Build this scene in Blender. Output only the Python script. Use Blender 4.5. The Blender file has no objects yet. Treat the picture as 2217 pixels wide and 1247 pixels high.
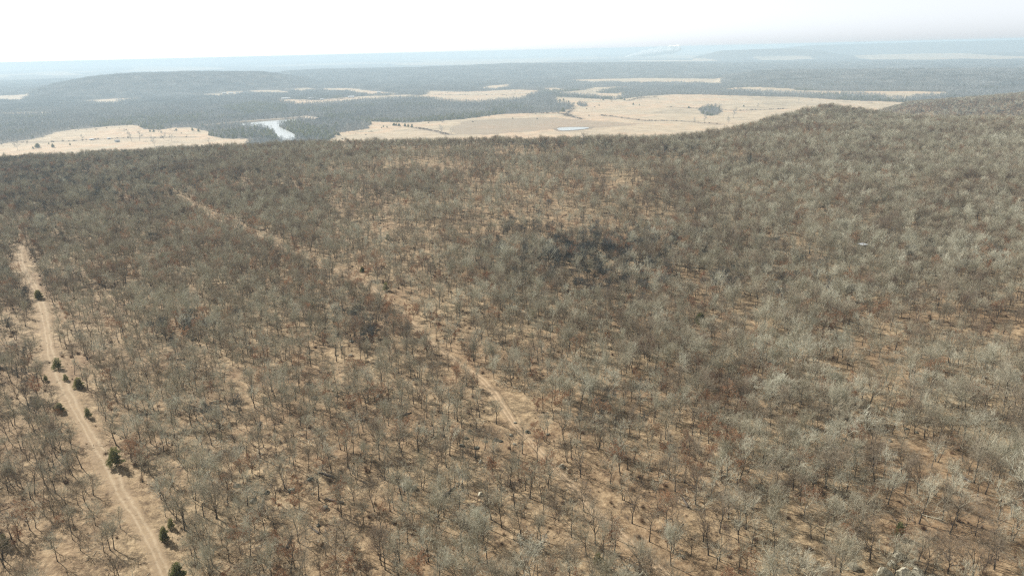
import bpy, math, random
import numpy as np
from mathutils import Vector, Matrix

# ------------------------------------------------------------------ camera
PW, PH, FPX = 2217.0, 1247.0, 1583.0
CAM_Z = 70.0
PITCH = math.atan((623.5 - 110.5) / FPX)
ROLL = math.radians(1.35)
F_ = np.array([0.0, math.cos(PITCH), -math.sin(PITCH)])
U0 = np.array([0.0, math.sin(PITCH), math.cos(PITCH)])
R0 = np.array([1.0, 0.0, 0.0])
R_ = math.cos(ROLL) * R0 - math.sin(ROLL) * U0
U_ = math.cos(ROLL) * U0 + math.sin(ROLL) * R0

scene = bpy.context.scene
C = scene.collection
cam_data = bpy.data.cameras.new("camera")
cam = bpy.data.objects.new("camera", cam_data)
C.objects.link(cam)
cam_data.sensor_width = 36.0
cam_data.lens = 36.0 * FPX / PW
cam_data.clip_start = 0.5
cam_data.clip_end = 200000.0
m = Matrix.Identity(4)
for i in range(3):
    m[i][0] = R_[i]; m[i][1] = U_[i]; m[i][2] = -F_[i]
m[2][3] = CAM_Z
cam.matrix_world = m
scene.camera = cam

# ------------------------------------------------------------------ sky, sun, exposure
SUN_AZ = math.radians(-52.0)      # left of the view direction (+Y)
SUN_EL = math.radians(37.0)
world = bpy.data.worlds.new("World")
scene.world = world
world.use_nodes = True
wn = world.node_tree.nodes; wl = world.node_tree.links
wn.clear()
sky = wn.new("ShaderNodeTexSky"); sky.sky_type = 'NISHITA'; sky.sun_disc = False
sky.sun_elevation = SUN_EL; sky.sun_rotation = SUN_AZ
sky.altitude = 200; sky.air_density = 1.0; sky.dust_density = 0.6; sky.ozone_density = 3.0
bg = wn.new("ShaderNodeBackground"); bg.inputs[1].default_value = 0.122
wo = wn.new("ShaderNodeOutputWorld")
bwn = wn.new("ShaderNodeRGBToBW"); mxs = wn.new("ShaderNodeMix"); mxs.data_type = 'RGBA'; mxs.inputs[0].default_value = 1.0   # thin high cloud takes the blue out
wl.new(sky.outputs[0], bwn.inputs[0]); wl.new(sky.outputs[0], mxs.inputs[6]); tn = wn.new("ShaderNodeMix"); tn.data_type = 'RGBA'; tn.blend_type = 'MULTIPLY'; tn.inputs[0].default_value = 1.0; tn.inputs[7].default_value = (0.95, 1.0, 1.045, 1)
wl.new(bwn.outputs[0], tn.inputs[6]); wl.new(tn.outputs[2], mxs.inputs[7])
wl.new(mxs.outputs[2], bg.inputs[0]); wl.new(bg.outputs[0], wo.inputs[0])
sd = bpy.data.lights.new("sun", 'SUN'); sd.energy = 5.0; sd.angle = math.radians(0.5); sd.color = (1.0, 0.95, 0.87)
sun = bpy.data.objects.new("sun", sd); C.objects.link(sun)
sdir = Vector((math.sin(SUN_AZ) * math.cos(SUN_EL), math.cos(SUN_AZ) * math.cos(SUN_EL), math.sin(SUN_EL)))
sun.rotation_euler = sdir.to_track_quat('Z', 'Y').to_euler()
scene.view_settings.view_transform = 'Standard'
scene.view_settings.look = 'None'
scene.view_settings.exposure = 0.66
scene.view_settings.gamma = 1.0
scene.view_settings.use_curve_mapping = False
scene.cycles.use_denoising = False
scene.cycles.pixel_filter_type = 'BLACKMAN_HARRIS'
scene.cycles.filter_width = 1.25
scene.cycles.volume_bounces = 4

HAZE = dict(color=(0.61, 0.775, 0.90), density=1.6e-4, aniso=0.10)

# ------------------------------------------------------------------ picture ray <-> ground maths
def ray(px, py):
    return F_ + (px - PW / 2) / FPX * R_ - (py - PH / 2) / FPX * U_
def az_dep(px, py):
    d = ray(px, py)
    return math.atan2(d[0], d[1]), -d[2] / math.hypot(d[0], d[1])   # azimuth, tan(depression)
def plane_pt(px, py, z):
    d = ray(px, py); t = (z - CAM_Z) / d[2]
    return d[0] * t, d[1] * t
def project(x, y, z):
    v = np.stack([x, y, z - CAM_Z], -1)
    w = v @ F_
    return PW / 2 + FPX * (v @ R_) / w, PH / 2 - FPX * (v @ U_) / w, w

# ------------------------------------------------------------------ noise
def _hash(ix, iy, s):
    h = (ix.astype(np.int64) * 374761393 + iy.astype(np.int64) * 668265263 + s * 2147483647) & 0xffffffff
    h = ((h ^ (h >> 13)) * 1274126177) & 0xffffffff
    return ((h ^ (h >> 16)) & 0xffff) / 65535.0
def vnoise(x, y, s=0):
    ix = np.floor(x); iy = np.floor(y); fx = x - ix; fy = y - iy
    fx = fx * fx * (3 - 2 * fx); fy = fy * fy * (3 - 2 * fy)
    a = _hash(ix, iy, s); b = _hash(ix + 1, iy, s); c = _hash(ix, iy + 1, s); d = _hash(ix + 1, iy + 1, s)
    return (a * (1 - fx) + b * fx) * (1 - fy) + (c * (1 - fx) + d * fx) * fy
def fbm(x, y, s=0, o=4):
    t = 0; a = 0.5
    for k in range(o):
        t = t + a * vnoise(x, y, s + k * 17); x = x * 2.03 + 11.3; y = y * 2.03 - 7.1; a *= 0.5
    return t / (1 - 0.5 ** o)
def sstep(a, b, x):
    t = np.clip((x - a) / (b - a), 0, 1)
    return t * t * (3 - 2 * t)

# ------------------------------------------------------------------ terrain
VALLEY = -100.0
def ridge_table(pts, R):
    az = []; z = []
    for px, py in pts:
        a, t = az_dep(px, py); az.append(a); z.append(CAM_Z - R * t)
    return np.array(az), np.array(z)
# near plateau: treetop silhouette in the picture and the ground height of its rim -> rim distance
RIM = [(-500, 345, -14), (0, 334, -12), (100, 327, -11), (200, 323, -9), (300, 319, -7), (400, 313, -5), (500, 309, -3),
       (600, 303, -2), (700, 301, -1), (900, 298, 0), (1100, 292, 0), (1300, 293, 0), (1400, 295, 0), (1450, 293, 0),
       (1500, 288, 0), (1550, 280, 0), (1600, 269, 1), (1650, 257, 2), (1700, 243, 3), (1750, 231, 4), (1780, 225, 4), (1830, 226, 4),
       (1860, 231, 3), (1900, 240, 1), (2000, 247, 1), (2217, 250, 3), (2500, 250, 5)]
_ra, _rr, _rz = [], [], []
for px, py, zg in RIM:
    a, t = az_dep(px, py)
    _ra.append(a); _rz.append(zg); _rr.append((CAM_Z - zg - 6.5) / t)
_ra = np.array(_ra); _rr = np.array(_rr); _rz = np.array(_rz, float)
RIDGES = [  # silhouettes, distance, front foot, back foot
    (ridge_table([(1860, 300), (1890, 246), (1906, 240), (1971, 219), (2074, 212), (2217, 200), (2500, 190)], 1500), 1120, 1450, 1550, 1950, 8.5),
    (ridge_table([(1450, 260), (1500, 186), (1560, 172), (1650, 156), (1800, 153), (1900, 152), (2217, 152), (2500, 150)], 3800), 3000, 3750, 4000, 4900, 10),
    (ridge_table([(40, 212), (80, 196), (130, 182), (200, 168), (270, 161), (400, 157), (560, 156), (600, 161), (650, 170), (700, 185)], 4700), 3900, 4600, 4900, 5900, 8),
    (ridge_table([(560, 180), (620, 155), (700, 151), (900, 148), (1100, 139), (1300, 137), (1457, 136), (1600, 139), (1900, 137), (2217, 135), (2500, 132)], 6500), 4600, 6300, 6600, 8200, 8),
    (ridge_table([(1500, 125), (1560, 110), (1660, 106), (1720, 106), (1780, 110), (1830, 120)], 10500), 9500, 10300, 10600, 11600, 0),
    (ridge_table([(1600, 121), (1660, 110), (1720, 102), (1760, 99), (1860, 96), (2050, 91), (2217, 87.5), (2500, 80)], 14000), 11500, 13800, 15500, 19000, 0),
]
def terrain(x, y):
    x = np.asarray(x, float); y = np.asarray(y, float)
    r = np.hypot(x, y) + 1e-6; a = np.arctan2(x, y)
    far = sstep(6000, 12000, r)
    z = VALLEY + 2.0 * (fbm(x / 500, y / 500, 5, 3) - 0.5) + far * 12 * (fbm(x / 2600, y / 2600, 9, 3) - 0.5)
    R = np.interp(a, _ra, _rr); rz = np.interp(a, _ra, _rz)
    rim = R + 16 * (fbm(a * 60, r * 0 + 3.3, 2, 3) - 0.5)
    top = rz * sstep(140, rim, r) + (4.5 + 5 * sstep(250, 600, r)) * (fbm(x / 110, y / 110, 21, 3) - 0.5) * sstep(60, 200, r) * (1 - 0.6 * sstep(rim * 0.8, rim, r))
    fall = sstep(rim - 10, rim + 260, r)
    pl = top * (1 - fall) + (VALLEY - 5) * fall
    back = np.cos(a) < 0.2                                        # behind the camera the plateau just goes on
    pl = np.where(back, np.where(r < 900, 0.0, VALLEY - 5), pl)
    z = np.maximum(z, pl)
    for (ta, tz), f0, f1, b0, b1, dz in RIDGES:
        h = np.interp(a, ta, tz, left=VALLEY - 30, right=tz[-1]) - dz
        nz = 0.12 * (h - VALLEY) * (fbm(x / (f1 * 0.08), y / (f1 * 0.08), 31, 3) - 0.5) * 2 * (1 - sstep(f0, f1, r) * (1 - sstep(b0, b1, r)) * 0.7)
        s = sstep(f0, f1, r) * (1 - sstep(b0, b1, r))
        z = np.maximum(z, np.where(s > 0, VALLEY - 3 + (h - VALLEY + 3) * s + nz * s, -1e4))
    return z
def on_ground(px, py):
    """first point of the terrain that the ray through this picture point meets"""
    d = ray(px, py); h = math.hypot(d[0], d[1])
    rs = np.geomspace(40, 30000, 6000)
    X = d[0] / h * rs; Y = d[1] / h * rs; Z = CAM_Z + d[2] / h * rs
    below = np.nonzero(Z < terrain(X, Y))[0]
    k = below[0] if len(below) else len(rs) - 1
    return float(X[k]), float(Y[k]), float(terrain(X[k:k + 1], Y[k:k + 1])[0])

# ------------------------------------------------------------------ land cover (valley)
def P(pts, z=VALLEY):
    return np.array([plane_pt(a, b, z) for a, b in pts])
FIELDS = [P(p) for p in [
    [(-300, 330), (0, 312), (58, 304), (96, 297), (113, 288), (154, 282), (240, 274), (281, 271), (302, 274), (305, 281), (343, 282), (377, 277), (411, 276), (449, 284), (452, 290), (480, 298), (549, 301), (530, 318), (400, 345), (0, 370), (-300, 380)],
    [(716, 303), (735, 287), (800, 279), (806, 264), (870, 267), (960, 263), (1010, 258), (1080, 249), (1150, 245), (1215, 243), (1238, 236), (1243, 230), (1222, 225), (1200, 222), (1190, 213), (1207, 210), (1330, 217), (1360, 213), (1400, 208), (1457, 205), (1515, 205), (1608, 208), (1663, 210), (1710, 210), (1759, 213), (1834, 218), (1903, 220), (1951, 222), (2010, 232), (1900, 330), (1200, 350), (700, 340)],
    [(930, 197), (991, 199), (1043, 198), (1111, 194), (1166, 196), (1159, 204), (1142, 208), (1142, 213), (1111, 217), (1077, 219), (1043, 222), (1008, 223), (960, 220), (940, 215), (892, 211), (926, 203)],
    [(1214, 200), (1269, 195), (1290, 190), (1358, 188), (1351, 191), (1296, 195), (1341, 198), (1351, 207), (1324, 215), (1283, 209), (1242, 206), (1207, 203)],
    [(1536, 195), (1594, 192), (1649, 193), (1697, 194), (1752, 197), (1800, 197), (1868, 198), (1971, 198), (2053, 199.5), (2045, 206), (1992, 210), (1947, 215), (1923, 214), (1903, 208), (1851, 204), (1765, 204), (1710, 202), (1649, 200), (1594, 197)],
    [(1214, 174), (1283, 172.5), (1386, 170), (1457, 170), (1515, 171), (1628, 172), (1649, 171), (1642, 177), (1663, 182), (1621, 184), (1560, 185), (1505, 182), (1457, 181), (1351, 180), (1266, 179)],
    [(596, 215), (617, 216), (686, 217), (786, 209), (844, 207), (892, 205), (919, 208), (885, 213), (844, 215), (786, 218), (760, 221), (703, 225), (648, 228), (617, 223)],
    [(700, 192), (760, 192), (800, 197), (860, 203), (850, 206), (780, 204), (760, 198), (700, 197)],
    [(1039, 191), (1060, 186), (1104, 183), (1094, 190), (1050, 194)], [(1180, 191), (1210, 191), (1225, 196), (1190, 198)],
    [(175, 219), (240, 215), (298, 213), (302, 217), (260, 219), (254, 226), (236, 226), (206, 223)],
    [(-60, 209), (31, 207), (89, 200), (171, 200), (168, 203), (89, 205), (55, 212), (34, 219), (-60, 218)],
    [(254, 155), (285, 152), (291, 145), (343, 144.5), (422, 145), (480, 147), (490, 150), (428, 152), (377, 155)],
    [(74, 157), (137, 154), (154, 159), (185, 162), (137, 164), (82, 163)], [(-50, 160), (24, 162), (10, 168), (-50, 170)],
    [(528, 197), (560, 196), (627, 199), (620, 203), (550, 203)], [(566, 191), (620, 189), (618, 193), (570, 194)],
    [(401, 207), (470, 204), (521, 200), (530, 204), (470, 209)], [(630, 194), (680, 193), (690, 197), (640, 198)], [(0, 244), (127, 242), (100, 246), (0, 248)],
    [(1851, 125), (1920, 122), (2005, 119), (2108, 121), (2260, 123), (2260, 127), (2194, 129), (2170, 132), (2108, 130), (2005, 133), (1954, 131), (1885, 132)],
    [(1457, 122), (1587, 120), (1676, 118), (1717, 118), (1731, 123), (1772, 130), (1697, 133), (1594, 128), (1525, 127), (1457, 127), (1330, 128)],
    [(1330, 132), (1457, 131), (1567, 132), (1540, 134), (1400, 134)], [(2036, 111), (2108, 107), (2197, 105), (2177, 110), (2091, 112)],
    [(1100, 136), (1150, 134), (1330, 136), (1320, 138), (1150, 138)], [(850, 141), (870, 137), (980, 136), (970, 140), (880, 142)], [(910, 133), (960, 131), (962, 134), (915, 135)],
    [(1180, 124), (1290, 122), (1290, 124), (1200, 126)], [(560, 131), (640, 128), (720, 129), (640, 132)], [(740, 127), (860, 125), (850, 128)], [(1000, 119), (1100, 117), (1090, 119)], [(300, 139), (420, 137), (410, 139)],
]]
WOODS_IN = [P(p) for p in [   # woods standing inside the fields
    [(1516, 246), (1518, 236), (1535, 230), (1558, 234), (1565, 246), (1540, 251)],
    [(1145, 214), (1150, 208), (1200, 210), (1206, 220), (1160, 222)],
    [(1247, 229), (1258, 224), (1270, 228), (1268, 232)],
    [(1290, 200), (1330, 197), (1343, 199), (1340, 203), (1300, 202)],
    [(560, 279), (600, 280), (604, 290), (596, 302), (480, 300), (455, 294), (460, 280), (500, 274)],
]]
GREY = P([(975, 278), (1010, 262), (1100, 257), (1200, 255), (1300, 263), (1395, 269), (1300, 278), (1200, 281), (1050, 293), (990, 293)])
LINES = [P(p) for p in [[(1130, 246), (1212, 246), (1245, 252)], [(1300, 250), (1330, 253), (1400, 262), (1470, 262), (1560, 270)], [(905, 278), (940, 284), (975, 293)], [(1360, 219), (1385, 212), (1420, 211)],
    [(-50, 309), (100, 308), (250, 300), (420, 297)], [(1243, 232), (1225, 250), (1260, 258)], [(1450, 232), (1600, 240), (1700, 236)], [(940, 205), (1040, 207), (1150, 204)], [(650, 219), (780, 213)]]]
LAKE = P([(518, 269.5), (560, 265), (597, 262), (639, 260), (650, 262), (616, 264), (614, 269), (601, 274), (612, 280), (628, 286), (641, 295), (640, 303), (620, 308), (601, 300), (597, 289), (586, 280), (565, 276), (546, 274), (523, 272)])
POND = P([(1205, 279), (1215, 277), (1250, 276), (1278, 277), (1270, 280), (1240, 283), (1215, 284), (1208, 282)])
DAM = P([(440, 273), (500, 268), (560, 262), (600, 259), (640, 256), (660, 253), (680, 255), (692, 258), (690, 262), (640, 259.6), (597, 262), (518, 269), (440, 275)])
EVERGREEN = [P(p) for p in [
    [(615, 262), (640, 264), (700, 280), (740, 290), (730, 306), (650, 300), (640, 288), (612, 272)],
    [(560, 300), (590, 283), (606, 288), (600, 306)],
    [(470, 235), (540, 222), (620, 228), (625, 245), (540, 250)],
    [(1100, 190), (1340, 190), (1340, 200), (1240, 203), (1180, 201), (1110, 196)],
    [(1500, 180), (1700, 178), (1900, 186), (1860, 190), (1560, 190)],
    [(760, 262), (860, 262), (1100, 240), (1090, 250), (900, 268), (800, 270)],
]]
def inside(poly, x, y):
    x0, y0 = poly.min(0); x1, y1 = poly.max(0)
    res = np.zeros(x.shape, bool)
    sel = (x >= x0) & (x <= x1) & (y >= y0) & (y <= y1)
    if not sel.any(): return res
    xs = x[sel]; ys = y[sel]; c = np.zeros(xs.shape, bool)
    n = len(poly)
    for i in range(n):
        ax, ay = poly[i]; bx, by = poly[i - 1]
        if ay == by: continue
        c ^= ((ay > ys) != (by > ys)) & (xs < (bx - ax) * (ys - ay) / (by - ay) + ax)
    res[sel] = c
    return res
def warp(x, y):
    k = 10 + 0.007 * np.hypot(x, y)
    return x + k * (fbm(x / 45, y / 45, 41, 4) - 0.5), y + k * (fbm(x / 45, y / 45, 47, 4) - 0.5)
def field_mask(x, y):
    wx, wy = warp(x, y)
    f = np.zeros(np.shape(x), bool)
    for p in FIELDS: f |= inside(p, wx, wy)
    for p in WOODS_IN: f &= ~inside(p, wx, wy)
    r = np.hypot(x, y)
    f &= (r < 2400) | (r > 8200) | (terrain(x, y) < VALLEY + 7)
    ff = fbm(x / 2300, y / 3800, 61, 3)
    f |= (r > 7800) & (ff > 0.55) & (terrain(x, y) < -80) | (r > 14000) & (ff > 0.50) & (terrain(x, y) < -70)
    return f
def near_wood(x, y):      # plateau, its slopes and the ridge to the right
    r = np.hypot(x, y)
    return (r < 2000) & (terrain(x, y) > VALLEY + 9)

# ------------------------------------------------------------------ materials
def mat(name, rough=0.9, spec=0.2):
    m = bpy.data.materials.new(name); m.use_nodes = True
    nt = m.node_tree; b = nt.nodes['Principled BSDF']
    b.inputs['Roughness'].default_value = rough
    b.inputs['Specular IOR Level'].default_value = spec
    return m, nt, b
def N(nt, t, **kw):
    n = nt.nodes.new(t)
    for k, v in kw.items():
        if k.startswith('i_'):
            key = k[2:].replace('_', ' ')
            n.inputs[int(key) if key.isdigit() else key].default_value = v
        else: setattr(n, k, v)
    return n
def ramp(nt, fac, stops, interp='LINEAR'):
    r = nt.nodes.new('ShaderNodeValToRGB'); r.color_ramp.interpolation = interp
    e = r.color_ramp.elements
    while len(e) < len(stops): e.new(0.5)
    for k, (p, c) in enumerate(stops):
        e[k].position = p; e[k].color = (*c, 1) if len(c) == 3 else c
    nt.links.new(fac, r.inputs[0]); return r.outputs[0]
def mix(nt, fac, a, b, blend='MIX'):
    n = nt.nodes.new('ShaderNodeMix'); n.data_type = 'RGBA'; n.blend_type = blend
    for s, v in ((n.inputs[0], fac), (n.inputs[6], a), (n.inputs[7], b)):
        if isinstance(v, (int, float)): s.default_value = v
        elif isinstance(v, tuple): s.default_value = (*v, 1)
        else: nt.links.new(v, s)
    return n.outputs[2]
def noise(nt, scale, detail=4, vec=None, rough=0.55):
    n = N(nt, 'ShaderNodeTexNoise'); n.inputs['Scale'].default_value = scale; n.inputs['Detail'].default_value = detail
    n.inputs['Roughness'].default_value = rough
    if vec is None:
        g = nt.nodes.new('ShaderNodeNewGeometry'); vec = g.outputs['Position']
    nt.links.new(vec, n.inputs['Vector']); return n.outputs['Fac']

LIT_A = (0.36, 0.272, 0.162); LIT_B = (0.20, 0.148, 0.085); LIT_C = (0.07, 0.048, 0.030)
def litter(nt):
    """winter woodland floor: pale dry grass and brown oak leaves"""
    n1 = noise(nt, 0.035, 4); n2 = noise(nt, 0.33, 5, rough=0.7); n3 = noise(nt, 0.75, 7, rough=0.88)
    c = ramp(nt, n2, [(0.34, LIT_C), (0.46, LIT_B), (0.57, LIT_A), (0.75, (0.50, 0.36, 0.225))])
    c2 = ramp(nt, n3, [(0.40, (0.035, 0.026, 0.018)), (0.47, (0.19, 0.135, 0.078)), (0.54, (0.37, 0.275, 0.165)), (0.64, (0.60, 0.47, 0.30))])
    c = mix(nt, 0.62, c, c2)
    f1 = ramp(nt, n1, [(0.35, (0, 0, 0)), (0.62, (1, 1, 1))])
    return mix(nt, f1, mix(nt, 0.45, c, (0.17, 0.095, 0.05)), c)

def ground_material():
    m, nt, b = mat('ground_cover')
    g = nt.nodes.new('ShaderNodeNewGeometry')
    col = litter(nt)
    # grass fields
    at = N(nt, 'ShaderNodeAttribute', attribute_name='field')
    ag = N(nt, 'ShaderNodeAttribute', attribute_name='greyfield')
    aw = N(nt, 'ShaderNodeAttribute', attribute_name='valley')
    n4 = noise(nt, 0.0045, 5, rough=0.6); n5 = noise(nt, 0.03, 4)
    gc = ramp(nt, n4, [(0.34, (0.28, 0.225, 0.15)), (0.43, (0.40, 0.32, 0.215)), (0.52, (0.43, 0.33, 0.215)), (0.58, (0.50, 0.335, 0.205)), (0.68, (0.38, 0.325, 0.22))])
    gc = mix(nt, 0.32, gc, ramp(nt, n5, [(0.35, (0.20, 0.155, 0.10)), (0.62, (0.56, 0.45, 0.31))]))
    gc = mix(nt, ag.outputs['Fac'], gc, (0.21, 0.16, 0.11))
    # ground below valley woods
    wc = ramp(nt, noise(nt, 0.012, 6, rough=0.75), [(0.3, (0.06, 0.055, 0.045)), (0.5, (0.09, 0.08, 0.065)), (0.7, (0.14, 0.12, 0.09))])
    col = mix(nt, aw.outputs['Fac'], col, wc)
    col = mix(nt, at.outputs['Fac'], col, gc)
    nt.links.new(col, b.inputs['Base Color'])
    bp = N(nt, 'ShaderNodeBump'); bp.inputs['Strength'].default_value = 0.6; bp.inputs['Distance'].default_value = 0.35
    nt.links.new(noise(nt, 1.1, 5, rough=0.7), bp.inputs['Height']); nt.links.new(bp.outputs[0], b.inputs['Normal'])
    return m
def random_ramp(nt, stops, patch=0.02):
    """colour of its own for every tree, drifting from stand to stand"""
    oi = nt.nodes.new('ShaderNodeObjectInfo')
    n = noise(nt, patch, 2, oi.outputs['Location'])
    a = N(nt, 'ShaderNodeMath', operation='MULTIPLY_ADD'); nt.links.new(oi.outputs['Random'], a.inputs[0]); a.inputs[1].default_value = 0.62
    b = N(nt, 'ShaderNodeMath', operation='MULTIPLY_ADD'); nt.links.new(n, b.inputs[0]); b.inputs[1].default_value = 0.9; b.inputs[2].default_value = -0.26
    nt.links.new(b.outputs[0], a.inputs[2])
    return ramp(nt, a.outputs[0], stops)
def simple_tree_mat(name, stops, rough=0.9, vary=None, translucent=0, patch=0.02):
    m, nt, b = mat(name, rough)
    c = random_ramp(nt, stops, patch)
    if vary: c = mix(nt, vary[0], c, ramp(nt, noise(nt, vary[1], 2), [(0.35, vary[2]), (0.65, vary[3])]))
    nt.links.new(c, b.inputs['Base Color'])
    if translucent:
        tr = nt.nodes.new('ShaderNodeBsdfTranslucent'); nt.links.new(c, tr.inputs[0]); ms = nt.nodes.new('ShaderNodeMixShader'); ms.inputs[0].default_value = translucent
        nt.links.new(b.outputs[0], ms.inputs[1]); nt.links.new(tr.outputs[0], ms.inputs[2]); nt.links.new(ms.outputs[0], nt.nodes['Material Output'].inputs['Surface'])
    return m
M_ground = ground_material()
M_bark = simple_tree_mat('oak_bark', [(0.1, (0.035, 0.028, 0.024)), (0.5, (0.065, 0.052, 0.042)), (0.9, (0.12, 0.10, 0.08))], vary=(0.35, 3.0, (0.03, 0.026, 0.022), (0.18, 0.165, 0.14)))
M_twig = simple_tree_mat('oak_twigs', [(0.05, (0.15, 0.105, 0.075)), (0.28, (0.27, 0.22, 0.16)), (0.5, (0.37, 0.34, 0.25)), (0.75, (0.48, 0.46, 0.36)), (1.0, (0.60, 0.595, 0.49))])
M_leafbrown = simple_tree_mat('dry_oak_leaves', [(0.1, (0.20, 0.095, 0.05)), (0.5, (0.31, 0.155, 0.085)), (0.9, (0.42, 0.25, 0.14))], vary=(0.3, 2.0, (0.14, 0.07, 0.04), (0.5, 0.30, 0.17)), translucent=0.35)
M_cedar = simple_tree_mat('cedar_needles', [(0.1, (0.11, 0.125, 0.05)), (0.5, (0.19, 0.19, 0.07)), (0.9, (0.31, 0.27, 0.09))], vary=(0.3, 1.5, (0.05, 0.07, 0.03), (0.28, 0.29, 0.10)), translucent=0.4)
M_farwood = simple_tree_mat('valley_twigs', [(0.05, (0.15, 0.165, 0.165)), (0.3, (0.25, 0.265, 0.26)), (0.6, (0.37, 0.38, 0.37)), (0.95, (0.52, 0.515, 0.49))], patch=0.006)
M_brush = simple_tree_mat('brush_stems', [(0.1, (0.12, 0.065, 0.045)), (0.5, (0.20, 0.13, 0.085)), (0.9, (0.36, 0.27, 0.17))])
def rock_mat():
    m, nt, b = mat('lichened_rock', 0.85)
    c = ramp(nt, noise(nt, 0.9, 5), [(0.3, (0.05, 0.05, 0.042)), (0.5, (0.16, 0.155, 0.125)), (0.7, (0.30, 0.285, 0.235))])
    oi = nt.nodes.new('ShaderNodeObjectInfo')
    c = mix(nt, 1.0, c, ramp(nt, oi.outputs['Random'], [(0.0, (0.45, 0.47, 0.45)), (0.7, (0.9, 0.9, 0.85)), (1.0, (1, 1, 1))]), 'MULTIPLY')
    nt.links.new(c, b.inputs['Base Color']); return m
M_rock = rock_mat()
def pale_rock_mat():
    m, nt, b = mat('pale_rock', 0.85)
    c = ramp(nt, noise(nt, 1.2, 5), [(0.3, (0.16, 0.15, 0.11)), (0.5, (0.40, 0.37, 0.28)), (0.7, (0.60, 0.57, 0.47))])
    nt.links.new(c, b.inputs['Base Color']); return m
M_pale = pale_rock_mat()
def track_mat(name, rut_strength, soil):
    """bare soil with two wheel ruts either side of a grassy strip; fades into leaf litter at its edges"""
    m, nt, b = mat(name)
    uv = N(nt, 'ShaderNodeUVMap', uv_map='across')
    sx = nt.nodes.new('ShaderNodeSeparateXYZ'); nt.links.new(uv.outputs[0], sx.inputs[0])
    u0 = sx.outputs[0]
    nz = noise(nt, 0.22, 3); n2 = noise(nt, 1.3, 4, rough=0.7)
    ad = N(nt, 'ShaderNodeMath', operation='MULTIPLY_ADD'); nt.links.new(nz, ad.inputs[0]); ad.inputs[1].default_value = 0.22
    sb = N(nt, 'ShaderNodeMath', operation='SUBTRACT'); nt.links.new(u0, sb.inputs[0]); sb.inputs[1].default_value = 0.11
    nt.links.new(sb.outputs[0], ad.inputs[2]); u = ad.outputs[0]
    r = ramp(nt, u, [(0.22, (0, 0, 0)), (0.34, (1, 1, 1)), (0.42, (0.25, 0.25, 0.25)), (0.52, (0.15, 0.15, 0.15)), (0.60, (1, 1, 1)), (0.68, (0.1, 0.1, 0.1))])
    edge = ramp(nt, u0, [(0.02, (0, 0, 0)), (0.25, (1, 1, 1)), (0.75, (1, 1, 1)), (0.98, (0, 0, 0))])
    fade = mix(nt, 1.0, edge, ramp(nt, n2, [(0.32, (0.0, 0.0, 0.0)), (0.55, (1, 1, 1))]), 'MULTIPLY')
    verge = mix(nt, fade, litter(nt), (0.27, 0.195, 0.12))
    rs = mix(nt, 1.0, r, (rut_strength,) * 3, 'MULTIPLY')
    rs = mix(nt, 1.0, rs, ramp(nt, n2, [(0.30, (0.15, 0.15, 0.15)), (0.60, (1, 1, 1))]), 'MULTIPLY')
    nt.links.new(mix(nt, rs, verge, soil), b.inputs['Base Color']); return m
M_track = track_mat('track_soil', 0.95, (0.40, 0.315, 0.21))
M_trail = track_mat('trail_soil', 0.7, (0.54, 0.41, 0.27))
def plain(name, col, rough=0.7, var=0.15, scale=0.8, metal=0.0):
    m, nt, b = mat(name, rough)
    c = mix(nt, 1.0, col, ramp(nt, noise(nt, scale, 4), [(0.3, (1 - var * 2,) * 3), (0.7, (1, 1, 1))]), 'MULTIPLY')
    nt.links.new(c, b.inputs['Base Color']); b.inputs['Metallic'].default_value = metal; return m
M_white = plain('white_siding', (0.78, 0.78, 0.75), 0.6)
M_roofw = plain('white_metal_roof', (0.82, 0.83, 0.83), 0.4)
M_roofg = plain('grey_metal_roof', (0.42, 0.44, 0.46), 0.5)
M_dark = plain('dark_opening', (0.06, 0.055, 0.05), 0.8)
M_log = plain('dead_wood', (0.13, 0.11, 0.095), 0.9, 0.3)
M_dam = plain('dam_soil', (0.50, 0.40, 0.29), 0.95, 0.2, 0.03)
M_steel = plain('galvanised_steel', (0.5, 0.52, 0.52), 0.45)
M_post = plain('weathered_timber', (0.16, 0.10, 0.07), 0.9, 0.3)
def water_mat():
    m, nt, b = mat('pond_water', 0.28, 0.9)
    b.inputs['Base Color'].default_value = (0.42, 0.44, 0.43, 1)
    b.inputs['IOR'].default_value = 1.6
    bp = N(nt, 'ShaderNodeBump'); bp.inputs['Strength'].default_value = 0.25; bp.inputs['Distance'].default_value = 0.1
    nt.links.new(noise(nt, 0.5, 3), bp.inputs['Height']); nt.links.new(bp.outputs[0], b.inputs['Normal'])
    return m
M_water = water_mat()

# ------------------------------------------------------------------ object helpers
def mesh_np(name, verts, faces, mats, midx=None, smooth=False):
    me = bpy.data.meshes.new(name)
    me.from_pydata([tuple(v) for v in verts], [], faces)
    for q in mats: me.materials.append(q)
    if midx is not None: me.polygons.foreach_set('material_index', midx)
    if smooth: me.polygons.foreach_set('use_smooth', [True] * len(me.polygons))
    me.update(); return me
def link(name, me, parent=None, loc=None, rot=None, scale=None):
    o = bpy.data.objects.new(name, me); C.objects.link(o)
    if parent: o.parent = parent
    if loc is not None: o.location = loc
    if rot is not None: o.rotation_euler = rot
    if scale is not None: o.scale = scale if hasattr(scale, '__len__') else (scale,) * 3
    return o
def tag(o, label=None, cat=None, group=None, kind=None):
    if label: o['label'] = label
    if cat: o['category'] = cat
    if group: o['group'] = group
    if kind: o['kind'] = kind
    return o

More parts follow.
